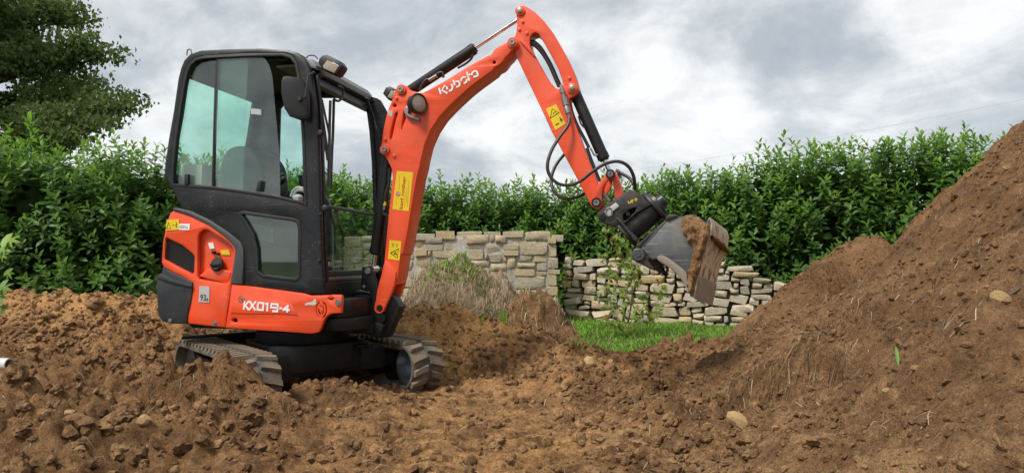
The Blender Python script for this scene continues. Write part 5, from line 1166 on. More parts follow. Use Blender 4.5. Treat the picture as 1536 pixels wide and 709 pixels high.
for px, r in ((L2((267, 75))[0], .019), (L2((613, 588))[0], .019)):
    f = MB(); c = P(*px, YS); f.lathe((c.x, YS, c.z), (0, -1, 0), [(0, r*1.8), (.010, r*1.8), (.012, r*1.6), (.012, 0)], 22); f.obj('pin_boss', M['red_boom'], stick)
    f = MB(); f.lathe((c.x, YS-.010, c.z), (0, -1, 0), [(0, r), (.010, r), (.012, r*.8), (.012, 0)], 18); f.obj('pivot_pin', M['steel'], stick)
for px in (L2((283, 145))[0], L2((262, 198))[0], L2((312, 222))[0], L2((595, 520))[0]):
    f = MB(); c = P(*px, YS); f.lathe((c.x, YS, c.z), (0, -1, 0), [(0, .011), (.008, .011), (.009, .009), (.009, 0)], 10); f.obj('weld_stud', M['red_boom'], stick)
e = MB(); e.plate(XZ(L2((262, 268), (285, 268), (345, 335), (366, 372), (360, 380), (335, 352), (275, 288)), YS), YS-.012, sw+.012, .003); e.obj('arm_rib', M['red_boom'], stick)
sticker(L7((30, 215), (82, 190), (130, 290), (78, 322)), YS-.001, M['yellow'], 'warning_sticker', stick)
s = MB()
for ln in (L7((52, 262), (62, 214), (98, 232), (52, 262)), L7((66, 240), (78, 226), (84, 240))): s.tube([(x, YS-.003, z) for x, z in XZ(ln, YS)], .0022, 5)
for ln in (L7((80, 296), (96, 286)), L7((100, 256), (112, 280)), L7((102, 272), (114, 266))): s.tube([(x, YS-.003, z) for x, z in XZ(ln, YS)], .0034, 5)
s.obj('sticker_print', M['blackprint'], stick)
# hoses through the stick, couplings on its near face, and the loose loops to the tilt unit
for k, dy in enumerate((-.03, .0, .03)):
    t = MB(); t.tube(catmull([P(*p, dy) for p in L2((300, 262-6*k), (345, 285-5*k), (395, 325-5*k), (440, 385), (475, 450), (505, 520), (530, 575))], 4), .017, 8); t.obj('arm_hose', M['hose'], EX)
q = [P(*p, YS-.03) for p in L7((105, 92), (122, 150), (135, 200), (148, 262))]
m_ = MB(); d = (q[3]-q[0]).normalized(); LL = (q[3]-q[0]).length
m_.lathe(q[0], d, [(0, .009), (LL*.12, .012), (LL*.13, .018), (LL*.25, .018), (LL*.26, .013), (LL*.38, .013), (LL*.39, .021), (LL*.62, .021), (LL*.63, .015), (LL*.66, .019), (LL*.85, .019), (LL*.86, .012), (LL, .010)], 14); m_.obj('quick_coupling', M['steel'], EX)
def hose3(pts, r, name='loop_hose', mat='brownhose'):
    t = MB(); t.tube(catmull([P(a, b, y) for (a, b), y in pts], 6), r, 8); t.obj(name, M[mat], EX)
A_ = L7((148, 262), (140, 300), (100, 355), (58, 425), (38, 495), (48, 548), (85, 588), (140, 600), (200, 582), (265, 532), (330, 492), (395, 480), (446, 504), (474, 556), (482, 622))
hose3(list(zip(A_, (-.10, -.12, -.15, -.18, -.2, -.2, -.2, -.2, -.19, -.18, -.17, -.16, -.14, -.12, -.08))), .0115)
B_ = L7((150, 425), (120, 448), (80, 500), (58, 560), (62, 612), (92, 652), (140, 668), (190, 660), (235, 636))
hose3(list(zip(B_, (.10, .09, .06, .02, -.02, -.03, -.02, .02, .09))), .0115)
hose3(list(zip(L7((395, 535), (412, 541), (450, 562), (473, 592), (480, 622)), (.08, .06, .03, .0, -.02))), .0115)
for ln in (L7((152, 185), (165, 240), (190, 300), (222, 360), (248, 410)), L7((238, 412), (262, 480), (285, 535), (302, 580))):
    hose3([(p, -.03) for p in ln], .012, 'cylinder_hose', 'hose')
hose3([(p, -.035) for p in L7((195, 250), (205, 285), (215, 300), (228, 312))], .006, 'cylinder_pipe', 'hose')
hose3([(p, -.035) for p in L7((255, 412), (265, 430), (275, 447), (292, 448))], .007, 'hose_fitting', 'steel')
p0 = P(*L7((165, 110))[0], YS); p1 = P(*L7((355, 540))[0], YS); p0.y = p1.y = 0
hb = P(*L7((332, 468))[0], -.03)
cylinder(p0, p1, ((hb.x-p0.x)**2+(hb.z-p0.z)**2)**.5/(p1-p0).length, .039, .0155, 'bucket_cylinder')

# ---------------------------------------------------------------- bucket linkage
lk1 = XZ(K4((262, 92), (285, 108), (286, 130), (262, 150), (228, 178), (212, 215), (208, 262), (212, 300), (196, 330), (160, 310), (152, 285), (168, 255), (174, 215), (190, 175), (222, 140), (232, 108)), -.085)
for a, b in ((-.098, -.072), (.072, .098)):
    t = MB(); t.plate(chaikin(lk1, 1), a, b, .007); t.obj('guide_link', M['red_boom'], EX)
lk2 = XZ(K4((285, 105), (300, 125), (318, 175), (334, 230), (334, 262), (318, 285), (285, 268), (280, 230), (276, 180), (262, 150), (246, 130)), -.05)
t = MB(); t.plate(chaikin(lk2, 1), -.066, .066, .008); t.obj('bucket_link', M['red_boom'], EX)
lk3 = XZ(K4((250, 160), (268, 168), (262, 205), (240, 240), (232, 262), (222, 250), (225, 215)), .0); t = MB(); t.plate(lk3, -.02, .02, .004); t.obj('link_bar', M['red_boom'], EX)
for px, y, r in ((K4((258, 122))[0], -.11, .021), (K4((175, 290))[0], -.11, .022)):
    f = MB(); f.pin(px, y, -y, r); c = P(*px, y); f.lathe((c.x, y, c.z), (0, 1, 0), [(0, r*1.5), (.012, r*1.5)], 18); f.obj('link_pin', M['blackmetal'], EX)
    f = MB(); f.lathe((c.x, y-.001, c.z), (0, -1, 0), [(0, r*.95), (.003, r*.9), (.003, r*.45), (.0, r*.4)], 16); f.obj('pin_face', M['steel'], EX)
f = MB(); f.tube([P(*p, .09) for p in K4((290, 100), (305, 105), (312, 125), (316, 150))], .014, 8); f.obj('grease_fitting', M['steel'], EX)
f = MB(); f.tube([P(*p, -.06) for p in K4((215, 235), (228, 255), (245, 275), (258, 282))], .012, 8); f.obj('safety_clip', M['steel'], EX)

# ---------------------------------------------------------------- tilt coupler
cp = XZ(K4((180, 368), (186, 352), (240, 300), (330, 245), (355, 226), (375, 212), (400, 222), (435, 246), (470, 275), (500, 300), (480, 318), (432, 302), (345, 352), (318, 385), (322, 420), (350, 450), (330, 462), (296, 432), (225, 416), (196, 398)), -.10)
cph = [XZ(K4((333, 362), (375, 330), (415, 316), (405, 345), (350, 398), (334, 396)), -.10)]
cpo = XZ(K4((180, 368), (186, 352), (240, 300), (330, 245), (355, 226), (375, 212), (400, 222), (435, 246), (478, 282), (502, 305), (470, 322), (420, 350), (345, 410), (330, 432), (296, 432), (225, 416), (196, 398)), -.10)
t = MB(); t.plate(cpo, -.112, -.088, .005, holes=cph); t.plate(cpo, .088, .112, .005, holes=cph); t.plate(XZ(K4((190, 372), (240, 310), (330, 258), (372, 226), (420, 250), (330, 300), (260, 350), (215, 400)), -.08), -.087, .087, .01); coup = t.obj('tilt_coupler', M['coupler'], EX)
a = P(*K4((352, 458))[0], -.02); b = P(*K4((512, 322))[0], -.02); a.y = b.y = 0; d = (b-a).normalized()
t = MB(); t.lathe(a+d*.0, d, [(0, .06), (.0, .088), (.03, .092), ((b-a).length-.03, .092), ((b-a).length, .088), ((b-a).length, .06)], 32); t.obj('tilt_actuator', M['coupler'], coup)
for c, nm in ((a, -.028), (b, .0)):
    t = MB(); t.lathe(c+d*nm, d, [(0, .07), (0, .118), (.006, .124), (.022, .124), (.028, .118), (.028, .07)], 36); t.obj('actuator_flange', M['coupler'], coup)
t = MB(); c = P(*K4((560, 312))[0], .0); t.lathe(b+d*.02, d, [(0, .095), (.03, .09), (.035, .05), (.07, .045), (.075, .0)], 20); t.obj('actuator_end', M['coupler'], coup)
t = MB(); t.lathe(P(*K4((562, 315))[0], .03)-d*.03, d, [(0, .03), (.05, .03), (.055, .022), (.055, 0)], 14); t.obj('port_plug', M['hose'], coup)
for px, r in ((K4((212, 374))[0], .02), (K4((362, 358))[0], .014)):
    f = MB(); f.pin(px, -.120, .10, r); f.obj('coupler_pin', M['blackmetal'], coup)
f = MB(); f.plate(XZ(K4((222, 345), (250, 320), (290, 290), (310, 308), (306, 318), (262, 350), (268, 366), (240, 370)), -.112), -.122, -.111, .003); f.obj('latch_plate', M['silver'], coup)
f = MB(); c = P(*K4((250, 345))[0], -.13); f.tube([(c.x+.022*math.cos(a_), -.128, c.z+.03*math.sin(a_)) for a_ in np.linspace(0, 6.28, 13)], .004, 5, False); f.obj('latch_ring', M['steel'], coup)
s = strokes([K4((362, 282), (368, 295), (378, 290), (382, 276)), K4((386, 292), (388, 272), (396, 280)), K4((402, 268), (410, 282), (416, 270), (406, 264))], .006, -.1125, .001, M['yellow'], 'chalk_mark', coup)
t = MB(); t.plate(XZ(K4((290, 385), (305, 375), (420, 500), (412, 520), (395, 515)), -.11), -.135, .135, .01); t.obj('lower_yoke', M['coupler'], coup)

# ---------------------------------------------------------------- bucket, turned and tilted to show the outside of its floor
DV = Vector((.135, .42, -.068)); YBK = -.21
def bk(pts): return [P(*p, YBK) for p in K5(*pts)]
def loftp(pts3, thick_dir, th):
    """a curved plate between the near edge pts3 and the same edge moved by DV"""
    n = len(pts3); V = []; F = []
    for p, t in zip(pts3, thick_dir):
        V += [p, p+DV, p+DV+t*th, p+t*th]
    for i in range(n-1):
        for k in range(4): F.append((i*4+k, i*4+(k+1) % 4, i*4+4+(k+1) % 4, i*4+4+k))
    F.append((0, 1, 2, 3)); F.append(tuple((n-1)*4+k for k in (3, 2, 1, 0))); return V, F
side = [(105, 288), (150, 236), (200, 178), (250, 118), (290, 82), (325, 64), (352, 66), (392, 72), (420, 60), (452, 55), (485, 60), (515, 76), (545, 104), (562, 112), (590, 74), (604, 120), (596, 180), (586, 225), (565, 280), (540, 340), (522, 410), (505, 485), (490, 560), (474, 640), (452, 636), (436, 600), (428, 545), (420, 480), (360, 425), (300, 385), (250, 362), (215, 370), (175, 372)]
def sideplate(off, th):
    q = [P(*p, YBK) for p in K5(*side)]; u = [(p.x, p.z) for p in q]; mb = MB(); mb.plate(u, 0, th, .003)
    return mb.warp(lambda p: Vector((p.x+DV.x*(p.y+off)/DV.y, YBK+p.y+off, p.z+DV.z*(p.y+off)/DV.y)))
def bucket_mat():
    m, nt, b_ = nodes('scratched_bucket_plate'); v = coords(nt); fs_ = None
    for rot, sc_ in (((0, .6, 0), (5, 5, 90)), ((0, -.9, 0), (4, 4, 70)), ((0, 1.4, 0), (3, 3, 110))):
        mp = nt.nodes.new('ShaderNodeMapping'); nt.links.new(v, mp.inputs[0]); mp.inputs['Scale'].default_value = sc_; mp.inputs['Rotation'].default_value = rot
        f_ = ramp(nt, add_noise(nt, mp.outputs[0], 1.0, 2, .5), [(.63, (0, 0, 0)), (.70, (1, 1, 1))]); fs_ = f_ if fs_ is None else mth(nt, 'MAXIMUM', fs_, f_)
    big_ = add_noise(nt, v, 5, 6, .65); fine_ = add_noise(nt, v, 40, 5, .6)
    col = ramp(nt, big_, [(.3, (.075, .08, .085)), (.55, (.13, .135, .14)), (.75, (.22, .20, .17))])
    col = mixc(nt, mth(nt, 'MULTIPLY', fs_, mth(nt, 'MULTIPLY', fine_, .9)), col, (.42, .38, .32)); nt.links.new(col, b_.inputs['Base Color'])
    b_.inputs['Metallic'].default_value = .3; nt.links.new(mth(nt, 'ADD', mth(nt, 'MULTIPLY', big_, .4), .3), b_.inputs['Roughness']); bumpn(nt, b_, fine_, .15, .004); return m
M['bucket'] = bucket_mat()
bkt = MB(); bkt.v = []; s1 = sideplate(0, .014); s2 = sideplate(DV.y-.014, .014); bkt.add(s1.v, s1.f); bkt.add(s2.v, s2.f)
bucket = bkt.obj('bucket', M['bucket'], EX, 30)
fe = bk([(590, 74), (606, 125), (597, 180), (586, 225), (565, 280), (540, 340), (522, 410), (505, 485)]); inw = [(P(*K5((330, 280))[0], YBK)-p).normalized() for p in fe]
V, F = loftp(fe, inw, .014); t = MB(); t.add(V, F); 
def floor_mat():
    m, nt, b_ = nodes('scraped_bucket_floor'); v = coords(nt); mp = nt.nodes.new('ShaderNodeMapping'); nt.links.new(v, mp.inputs[0]); mp.inputs['Scale'].default_value = (22, 22, 11)
    n1 = add_noise(nt, mp.outputs[0], 1.0, 5, .6); n2 = add_noise(nt, v, 12, 5, .6)
    col = mixc(nt, ramp(nt, n2, [(.3, (0, 0, 0)), (.7, (1, 1, 1))]), (.60, .50, .37), (.76, .64, .48)); f = ramp(nt, mth(nt, 'ADD', mth(nt, 'MULTIPLY', n1, .7), mth(nt, 'MULTIPLY', n2, .3)), [(.50, (0, 0, 0)), (.60, (1, 1, 1))])
    nt.links.new(mixc(nt, f, col, (.25, .13, .055)), b_.inputs['Base Color']); b_.inputs['Roughness'].default_value = .85; bumpn(nt, b_, f, .6, .006); return m
M['floor'] = floor_mat() or paint('scraped_bucket_floor', (0.33, 0.28, 0.215), 0.7, dust=(0.16, 0.075, 0.03), damt=0.9, dlow=0.52, coat=0, var=.2); t.obj('bucket_floor', M['floor'], bucket, 30)
ce = bk([(506, 480), (490, 560), (474, 642)]); inw = [(P(*K5((330, 280))[0], YBK)-p).normalized() for p in ce]; V, F = loftp([p-w_*.008 for p, w_ in zip(ce, inw)], inw, .024); t = MB(); t.add(V, F); t.obj('cutting_edge', plain('worn_edge', (.36, .32, .26), .6, 20, .25, .3, .003), bucket)
be = bk([(105, 288), (200, 178), (290, 82), (325, 64), (392, 72), (452, 55), (515, 76), (562, 112), (590, 74)]); inw = [(P(*K5((330, 300))[0], YBK)-p).normalized() for p in be]; V, F = loftp(be, inw, .014); t = MB(); t.add(V, F); t.obj('bucket_back', M['bucket'], bucket, 30)
rim = chaikin([(p.x, p.z) for p in bk([(214, 372), (222, 350), (240, 341), (285, 356), (350, 402), (405, 445), (424, 470), (430, 500), (428, 560), (440, 620), (430, 600), (412, 560), (395, 525), (350, 470), (290, 420), (240, 395)])], 1)
M['rim'] = paint('muddy_rim_steel', (0.26, 0.225, 0.18), .7, dust=(.22, .12, .06), damt=.6, coat=0, var=.25)
t = MB(); t.plate(rim, YBK-.012, YBK+.018, .006); t.obj('side_rim', M['rim'], bucket)
for off in (0, .24):
    hg_ = bk([(42, 345), (44, 318), (62, 300), (88, 296), (110, 300), (140, 335), (175, 365), (158, 378), (175, 410), (202, 432), (192, 450), (150, 432), (108, 408), (75, 395), (52, 378)]); t = MB(); t.plate([(p.x, p.z) for p in hg_], YBK-.02+off, YBK+.03+off, .006); t.warp(lambda p: Vector((p.x+DV.x*(p.y-YBK)/DV.y, p.y, p.z+DV.z*(p.y-YBK)/DV.y))); t.obj('hanger_ear', M['coupler'], bucket)
t = MB(); t.plate([(p.x, p.z) for p in bk([(270, 90), (285, 66), (305, 54), (335, 54), (362, 66), (340, 78), (300, 100)])], YBK-.012, YBK+.03, .006); t.obj('hanger_ear', M['coupler'], bucket)
f = MB(); c = bk([(85, 340)])[0]; f.lathe((c.x, YBK-.022, c.z), (0, -1, 0), [(0, .040), (.010, .040), (.014, .034), (.014, .016), (.02, .014), (.02, 0)], 24); f.obj('hanger_pin', M['plastic'], bucket)
f = MB(); c2 = bk([(88, 300), (62, 275), (282, 84), (300, 100)]); f.plate([(p.x, p.z) for p in c2], YBK+.03, YBK+.25, .006); f.obj('hanger_bar', M['coupler'], bucket)
# earth stuck to the side plate and heaped inside
def crust(px, y0, amp, seed, name, mat, parent, off=0.0):
    q = chaikin([(p.x, p.z) for p in bk(px)], 1); x0, x1 = min(a for a, _ in q), max(a for a, _ in q); z0, z1 = min(b for _, b in q), max(b for _, b in q)
    N_ = 46; xs = np.linspace(x0, x1, N_); zs = np.linspace(z0, z1, N_); X, Z = np.meshgrid(xs, zs); d = np.full(X.shape, 9.0)
    qa = np.array(q)
    for (ax_, az_), (bx2, bz2) in zip(qa, np.roll(qa, -1, 0)):
        ex, ez = bx2-ax_, bz2-az_; tt = np.clip(((X-ax_)*ex+(Z-az_)*ez)/max(1e-9, ex*ex+ez*ez), 0, 1); d = np.minimum(d, np.hypot(X-ax_-tt*ex, Z-az_-tt*ez))
    ins = np.array([[inside((a, b), q) for a, b in zip(r1, r2)] for r1, r2 in zip(X, Z)]); sd_ = np.where(ins, d, -d)+.012*fbm((X*22).astype(np.float32), (Z*22).astype(np.float32), 3, seed)
    th = amp*np.clip(sd_/.035, 0, 1)**.5*(1+.6*fbm((X*14).astype(np.float32), (Z*14).astype(np.float32), 4, seed+2))+.003
    Y = y0-th; V = np.stack([X, Y, Z], -1).reshape(-1, 3); i = np.arange(N_*N_).reshape(N_, N_); F = np.stack([i[:-1, :-1], i[:-1, 1:], i[1:, 1:], i[1:, :-1]], -1).reshape(-1, 4)
    ok = (sd_ > -.002).reshape(-1); F = F[ok[F].all(1)]
    return link(name, arr_mesh(name, V, F, True, {'ochre': np.full(len(V), .45)}), mat, parent)
crust([(388, 74), (384, 130), (398, 188), (432, 240), (470, 310), (462, 380), (432, 450), (424, 560), (438, 608), (474, 612), (508, 482), (542, 340), (584, 225), (590, 160), (580, 110), (560, 118), (512, 76), (452, 58)], YBK, .034, 5, 'earth_crust', M['mud'], bucket)
cr = MB(); a_ = bk([(584, 215), (560, 290)])
def lump_strip(name, pts, r, seed):
    rg = np.random.default_rng(seed); V = []; F = []; m_ = 14; n = len(pts)
    for i, p in enumerate(pts):
        for k in range(m_):
            an = k/m_*2*math.pi; rr = r[i]*(1+.45*rg.standard_normal()*.6); V.append(p+Vector((math.cos(an)*rr, .3*math.cos(an)*rr, math.sin(an)*rr)))
    for i in range(n-1):
        for k in range(m_): F.append((i*m_+k, i*m_+(k+1) % m_, (i+1)*m_+(k+1) % m_, (i+1)*m_+k))
    mb = MB(); mb.add(V, F); o = mb.obj(name, M['mud'], bucket, 180); return o
lump_strip('mud_ridge', [bk([(598, 205)])[0]+DV*t_+Vector((.004, 0, -.004-.03*t_)) for t_ in np.linspace(0, 1.0, 18)], [.006+.008*math.sin(3.1*t_)+.003 for t_ in np.linspace(0, 1, 18)], 3)
fill = [bk([(300, 130)])[0]+DV*.04, bk([(560, 130)])[0]+DV*.04, bk([(520, 330)])[0]+DV*.04, bk([(470, 520)])[0]+DV*.04, bk([(400, 420)])[0]+DV*.04, bk([(280, 300)])[0]+DV*.04]
V = fill+[p+DV*.9 for p in fill]; F = [(0, 1, 2, 3, 4, 5), (6, 7, 8, 9, 10, 11)[::-1]]+[(i, (i+1) % 6, 6+(i+1) % 6, 6+i) for i in range(6)]
t = MB(); t.add(V, F); t.obj('bucket_load', M['mud'], bucket)

# ================================================================== CLODS, STONES, ROOTS, SMALL PLANTS
def hit(px, py):
    """where the sight line through a photo pixel meets the soil"""
    d = ray(px, py); t = np.linspace(2.2, 9.0, 1400); x = d.x*t; y = d.y*t; z = CAM_H+d.z*t; g = GZ(x, y); g = np.where((x > .1) & (x < 4.4) & (y > 6.4), np.maximum(g, LZ(x, y)), g)
    if not (z <= g).any(): return hit(px, py+5) if py < 720 else None
    k = np.argmax(z <= g); return float(x[k]), float(y[k]), float(g[k])
def lump_mesh(name, seed, sub=2, rough=.34, flat=.75, mat='clod', sharp=None, cuts=3):
    bm = bmesh.new(); bmesh.ops.create_icosphere(bm, subdivisions=sub, radius=1.0); rg = np.random.default_rng(seed); off = rg.uniform(0, 50, 3)
    co = np.array([v.co for v in bm.verts], np.float32)
    A = co[:, 0]+off[0]+.7*co[:, 2]; B = co[:, 1]+off[1]-.6*co[:, 2]; C = co[:, 2]+off[2]+.4*co[:, 0]
    n = fbm(A*1.1, B*1.1, 3, seed)+.5*fbm(C*1.9, A*1.9, 3, seed+4)+(.42*billow(B*2.6, C*2.6, 3, seed+9)+.30*billow(A*4.4, C*4.4, 2, seed+12) if sub > 2 else 0)
    s = 1+rough*n
    for _ in range(cuts):                              # a few flat breaks
        d = rg.standard_normal(3); d /= np.linalg.norm(d); h = (co*s[:, None])@d; lim = rg.uniform(.62, .9); s = np.where(h > lim, s*lim/np.maximum(h, 1e-3), s)
    co = co*s[:, None]*np.array([1, .82, flat])
    for v, p in zip(bm.verts, co): v.co = p
    me = bpy.data.meshes.new(name); bm.to_mesh(me); bm.free(); me.polygons.foreach_set('use_smooth', [True]*len(me.polygons)); me.set_sharp_from_angle(angle=R(sharp or 38)); me.materials.append(M[mat])
    at = me.attributes.new('ochre', 'FLOAT', 'POINT'); at.data.foreach_set('value', np.full(len(co), rg.uniform(.1, .7), np.float32)); return me
CLM = [lump_mesh('soil_clod', 600+i, 3, .42) for i in range(12)]
rc = random.Random(77)
def put(name, me, p, s, label, cat, group=None, sink=.3, rz=None, flat=1.0):
    o = bpy.data.objects.new(name, me); COL.objects.link(o); o.location = (p[0], p[1], p[2]+s*(.72*flat*(1-2*sink)*.5)); o.scale = (s, s*rc.uniform(.8, 1.15), s*flat)
    o.rotation_euler = (rc.uniform(-.3, .3), rc.uniform(-.3, .3), rc.uniform(0, 6.28) if rz is None else rz); return tag(o, label, cat, group)
def clod_field(k, label, group, box, smin, smax, pw=2.2):
    n = 0; tries = 0
    while n < k and tries < k*20:
        tries += 1; h = hit(rc.uniform(box[0], box[2]), rc.uniform(box[1], box[3]))
        if h is None: continue
        if -2.6 < h[0] < -.55 and 4.0 < h[1] < 5.9: continue
        s = smin+(smax-smin)*rc.random()**pw; put('soil_clod', rc.choice(CLM), h, s, label, 'clod', group, rc.uniform(.15, .5)); n += 1
clod_field(84, 'rough brown clod of earth on the churned bank left of the excavator', 'clods on the left bank', (0, 428, 262, 590), .014, .075, 2.8)
clod_field(62, 'dark brown clod of earth in the foreground at the lower left', 'clods in the left foreground', (0, 600, 420, 715), .012, .065, 2.6)
clod_field(40, 'small brown clod of earth on the flattened path before the tracks', 'clods on the driven path', (420, 600, 830, 715), .009, .035)
clod_field(44, 'reddish brown clod of earth on the slope between tracks and lawn', 'clods on the middle slope', (610, 460, 1010, 600), .014, .055)
clod_field(64, 'rounded brown clod of earth at the crumbling foot of the soil heap', 'clods at the foot of the heap', (850, 590, 1130, 715), .016, .062, 1.8)
SMS = [lump_mesh('field_stone', 700+i, 2, .22, .7, 'palestone', 20, 6) for i in range(5)]
BRS = [lump_mesh('brown_stone', 720+i, 3, .34, .62, 'clod', 30, 4) for i in range(4)]
for (px, py, s, nm, lab, fl) in ((1108, 638, .062, 'field_stone', 'pale ochre stone lying alone on the lower slope of the soil heap', .9), (1504, 594, .040, 'field_stone', 'small tan stone near the right edge of the soil heap', 1.1),
        (214, 636, .034, 'field_stone', 'yellowish stone among the lumps at the lower left', 1.2), (104, 622, .030, 'field_stone', 'small buff stone half buried in the left foreground', 1.0),
        (884, 545, .055, 'field_stone', 'orange brown stone on the slope below the lawn', 1.0), (1330, 632, .016, 'field_stone', 'tiny whitish pebble on the soil heap', 1.0),
        (655, 458, .045, 'field_stone', 'flat pale stone on the ochre mound beside the boom foot', .6)):
    h = hit(px, py)
    if h: put(nm, SMS[(px+py) % 5], h, s, lab, 'stone', None, .1, None, fl)
for (px, py, s, lab, fl) in ((838, 622, .075, 'large brown rock at the edge of the driven path', 1.0), (1242, 690, .075, 'flat dark brown stone at the bottom of the heap', .55), (926, 664, .10, 'long dark clay lump at the foot of the heap', .7), (868, 566, .05, 'brown stone on the crumbly ledge below the lawn', 1.0),
        (170, 640, .11, 'biggest lumpy clod at the lower left corner', .9), (380, 462, .10, 'dark clod on the bank under the hood', .9), (186, 455, .09, 'dark clod high on the bank left of the bumper', .9)):
    h = hit(px, py)
    if h: put('brown_stone', BRS[(px+py) % 4], h, s, lab, 'rock', None, .5, None, fl)
# crumbs by the thousand: stuff
def crumbs(name, n, xr, yr, wfn, smin, smax, seed, label, matk='clod'):
    rg = np.random.default_rng(seed); x = rg.uniform(*xr, n*4); y = rg.uniform(*yr, n*4); w = wfn(x.astype(np.float32), y.astype(np.float32)); k = rg.random(n*4) < w; x, y = x[k][:n], y[k][:n]; n = len(x)
    bm = bmesh.new(); bmesh.ops.create_icosphere(bm, subdivisions=1, radius=1.0); v0 = np.array([v.co for v in bm.verts]); f0 = np.array([[v.index for v in f.verts] for f in bm.faces]); bm.free()
    s = smin+(smax-smin)*rg.random(n)**3.2; j = 1+.26*rg.standard_normal((n, len(v0), 1)).clip(-1.6, 1.6)
    Rm = frame_from(rg.standard_normal((n, 3)), rg.uniform(0, 6.28, n)); V = np.einsum('nij,npj->npi', Rm, v0[None]*j*np.array([1, .8, .7]))*s[:, None, None]
    V += np.stack([x, y, GZ(x, y)+s*.30], -1)[:, None]; F = f0[None]+(np.arange(n)*len(v0))[:, None, None]
    oc = np.repeat(np.clip((ochre_t if name == 'soil_crumbs' else ochre_h)(x.astype(np.float32), y.astype(np.float32), GZ(x, y))+rg.normal(0, .2, n), 0, 1), len(v0))
    o = link(name, arr_mesh(name, V.reshape(-1, 3), F.reshape(-1, 3), False, {'ochre': oc}), M[matk]); tag(o, label, None, None, 'stuff'); return o
def wt(x, y):
    a = .35+.9*np.exp(-(((x+3.5)/1.8)**2+((y-6.0)/.8)**2))+.9*np.exp(-(((x+.6)/.6)**2+((y-6.0)/.6)**2))+.8*np.exp(-(((x-.7)/.45)**2+((y-4.2)/1.8)**2))
    a = a*(0.3+np.clip(.6+1.1*fbm(x*1.6, y*1.6, 3, 900), 0, 1.2)); a = np.where((np.abs(x+.2) < .7) & (y < 4.6), a*.8, a); lawn = (x > .1) & (y > 6.6); return np.where(lawn | (HZ(x, y) > TZ(x, y)+.12), 0, a)
crumbs('soil_crumbs', 15000, (-5.6, 2.2), (2.3, 7.0), wt, .004, .036, 5, 'loose crumbs of brown soil scattered over the churned ground')
def wh(x, y):
    h = HZ(x, y); a = np.exp(-np.clip(h, 0, 3)/.30)+.22+.25*np.clip(fbm(x*2.1, y*2.1, 3, 910)-.15, 0, 1); return np.where(h > TZ(x, y)+.0, a, 0)
crumbs('heap_crumbs', 12000, (.6, 4.2), (1.3, 6.0), wh, .003, .020, 6, 'loose crumbs rolled down the slope of the soil heap')
# dry straw, root hairs and torn sod edges: stuff
def straws(name, label, x, y, rg, L0, L1, lift=.02, up=.0, w=.0016, mat='straw'):
    n = len(x); a = rg.uniform(0, 6.28, n); L = rg.uniform(L0, L1, n); dx, dy = np.cos(a)*L, np.sin(a)*L; z = GZ(x, y)
    x1, y1, x2, y2 = x+dx*.5-dy*.15, y+dy*.5+dx*.15, x+dx, y+dy
    p0 = np.stack([x, y, z+.002], -1); p1 = np.stack([x1, y1, np.maximum(GZ(x1, y1), z*0)+lift*rg.random(n)+up*L], -1); p2 = np.stack([x2, y2, GZ(x2, y2)+lift*rg.random(n)+up*L*rg.random(n)], -1)
    q = np.stack([-dy/L, dx/L, .3+0*L], -1)*w
    V = np.stack([p0-q, p0+q, p1-q, p1+q, p2], 1).reshape(-1, 3); o = np.arange(n)[:, None]*5; F = np.concatenate([o+np.array([[0, 1, 3]]), o+np.array([[0, 3, 2]]), o+np.array([[2, 3, 4]])], 0)
    ob = link(name, arr_mesh(name, V, F, True, {'tint': np.repeat(rg.random(n), 5)}), M[mat]); tag(ob, label, None, None, 'stuff'); return ob
rg = np.random.default_rng(8)
straws('straw_bits', 'thin bits of dry straw lying on the bare soil', rg.uniform(-4.5, 2.2, 1500), rg.uniform(2.4, 6.6, 1500), rg, .03, .12)
hx_ = rg.uniform(1.0, 4.0, 1000); hy_ = rg.uniform(1.6, 5.2, 1000); straws('root_hairs', 'fine pale roots and straw on the soil heap', hx_, hy_, rg, .02, .10, w=.0011)
def along(pts, n, sd):
    pts = np.array(pts); s = rg.uniform(0, len(pts)-1, n); i = np.minimum(s.astype(int), len(pts)-2); t = (s-i)[:, None]; p = pts[i]*(1-t)+pts[i+1]*t; return p[:, 0]+rg.normal(0, sd, n), p[:, 1]+rg.normal(0, sd, n)
ex, ey = [], []
for pts, n in (([(1.05, 3.42), (1.14, 3.04), (1.30, 2.72)], 520), ([(1.2, 3.5), (1.32, 3.1), (1.42, 2.85)], 260), ([(2.2, 5.3), (2.5, 5.2), (2.85, 5.35)], 400), ([(.92, 3.85), (1.1, 4.5), (1.35, 4.9)], 500), ([(-1.9, 3.72), (-1.48, 3.62), (-1.15, 3.6)], 400), ([(.55, 4.9), (.62, 4.3), (.7, 3.9)], 420), ([(-1.3, 4.55), (-1.1, 4.5)], 140)):
    a, b = along(pts, n, .06); ex.append(a); ey.append(b)
straws('torn_sod', 'frayed root mat along the torn edges of the turned sods', np.concatenate(ex), np.concatenate(ey), rg, .010, .034, .018, .15, .0014, 'sodfibre')

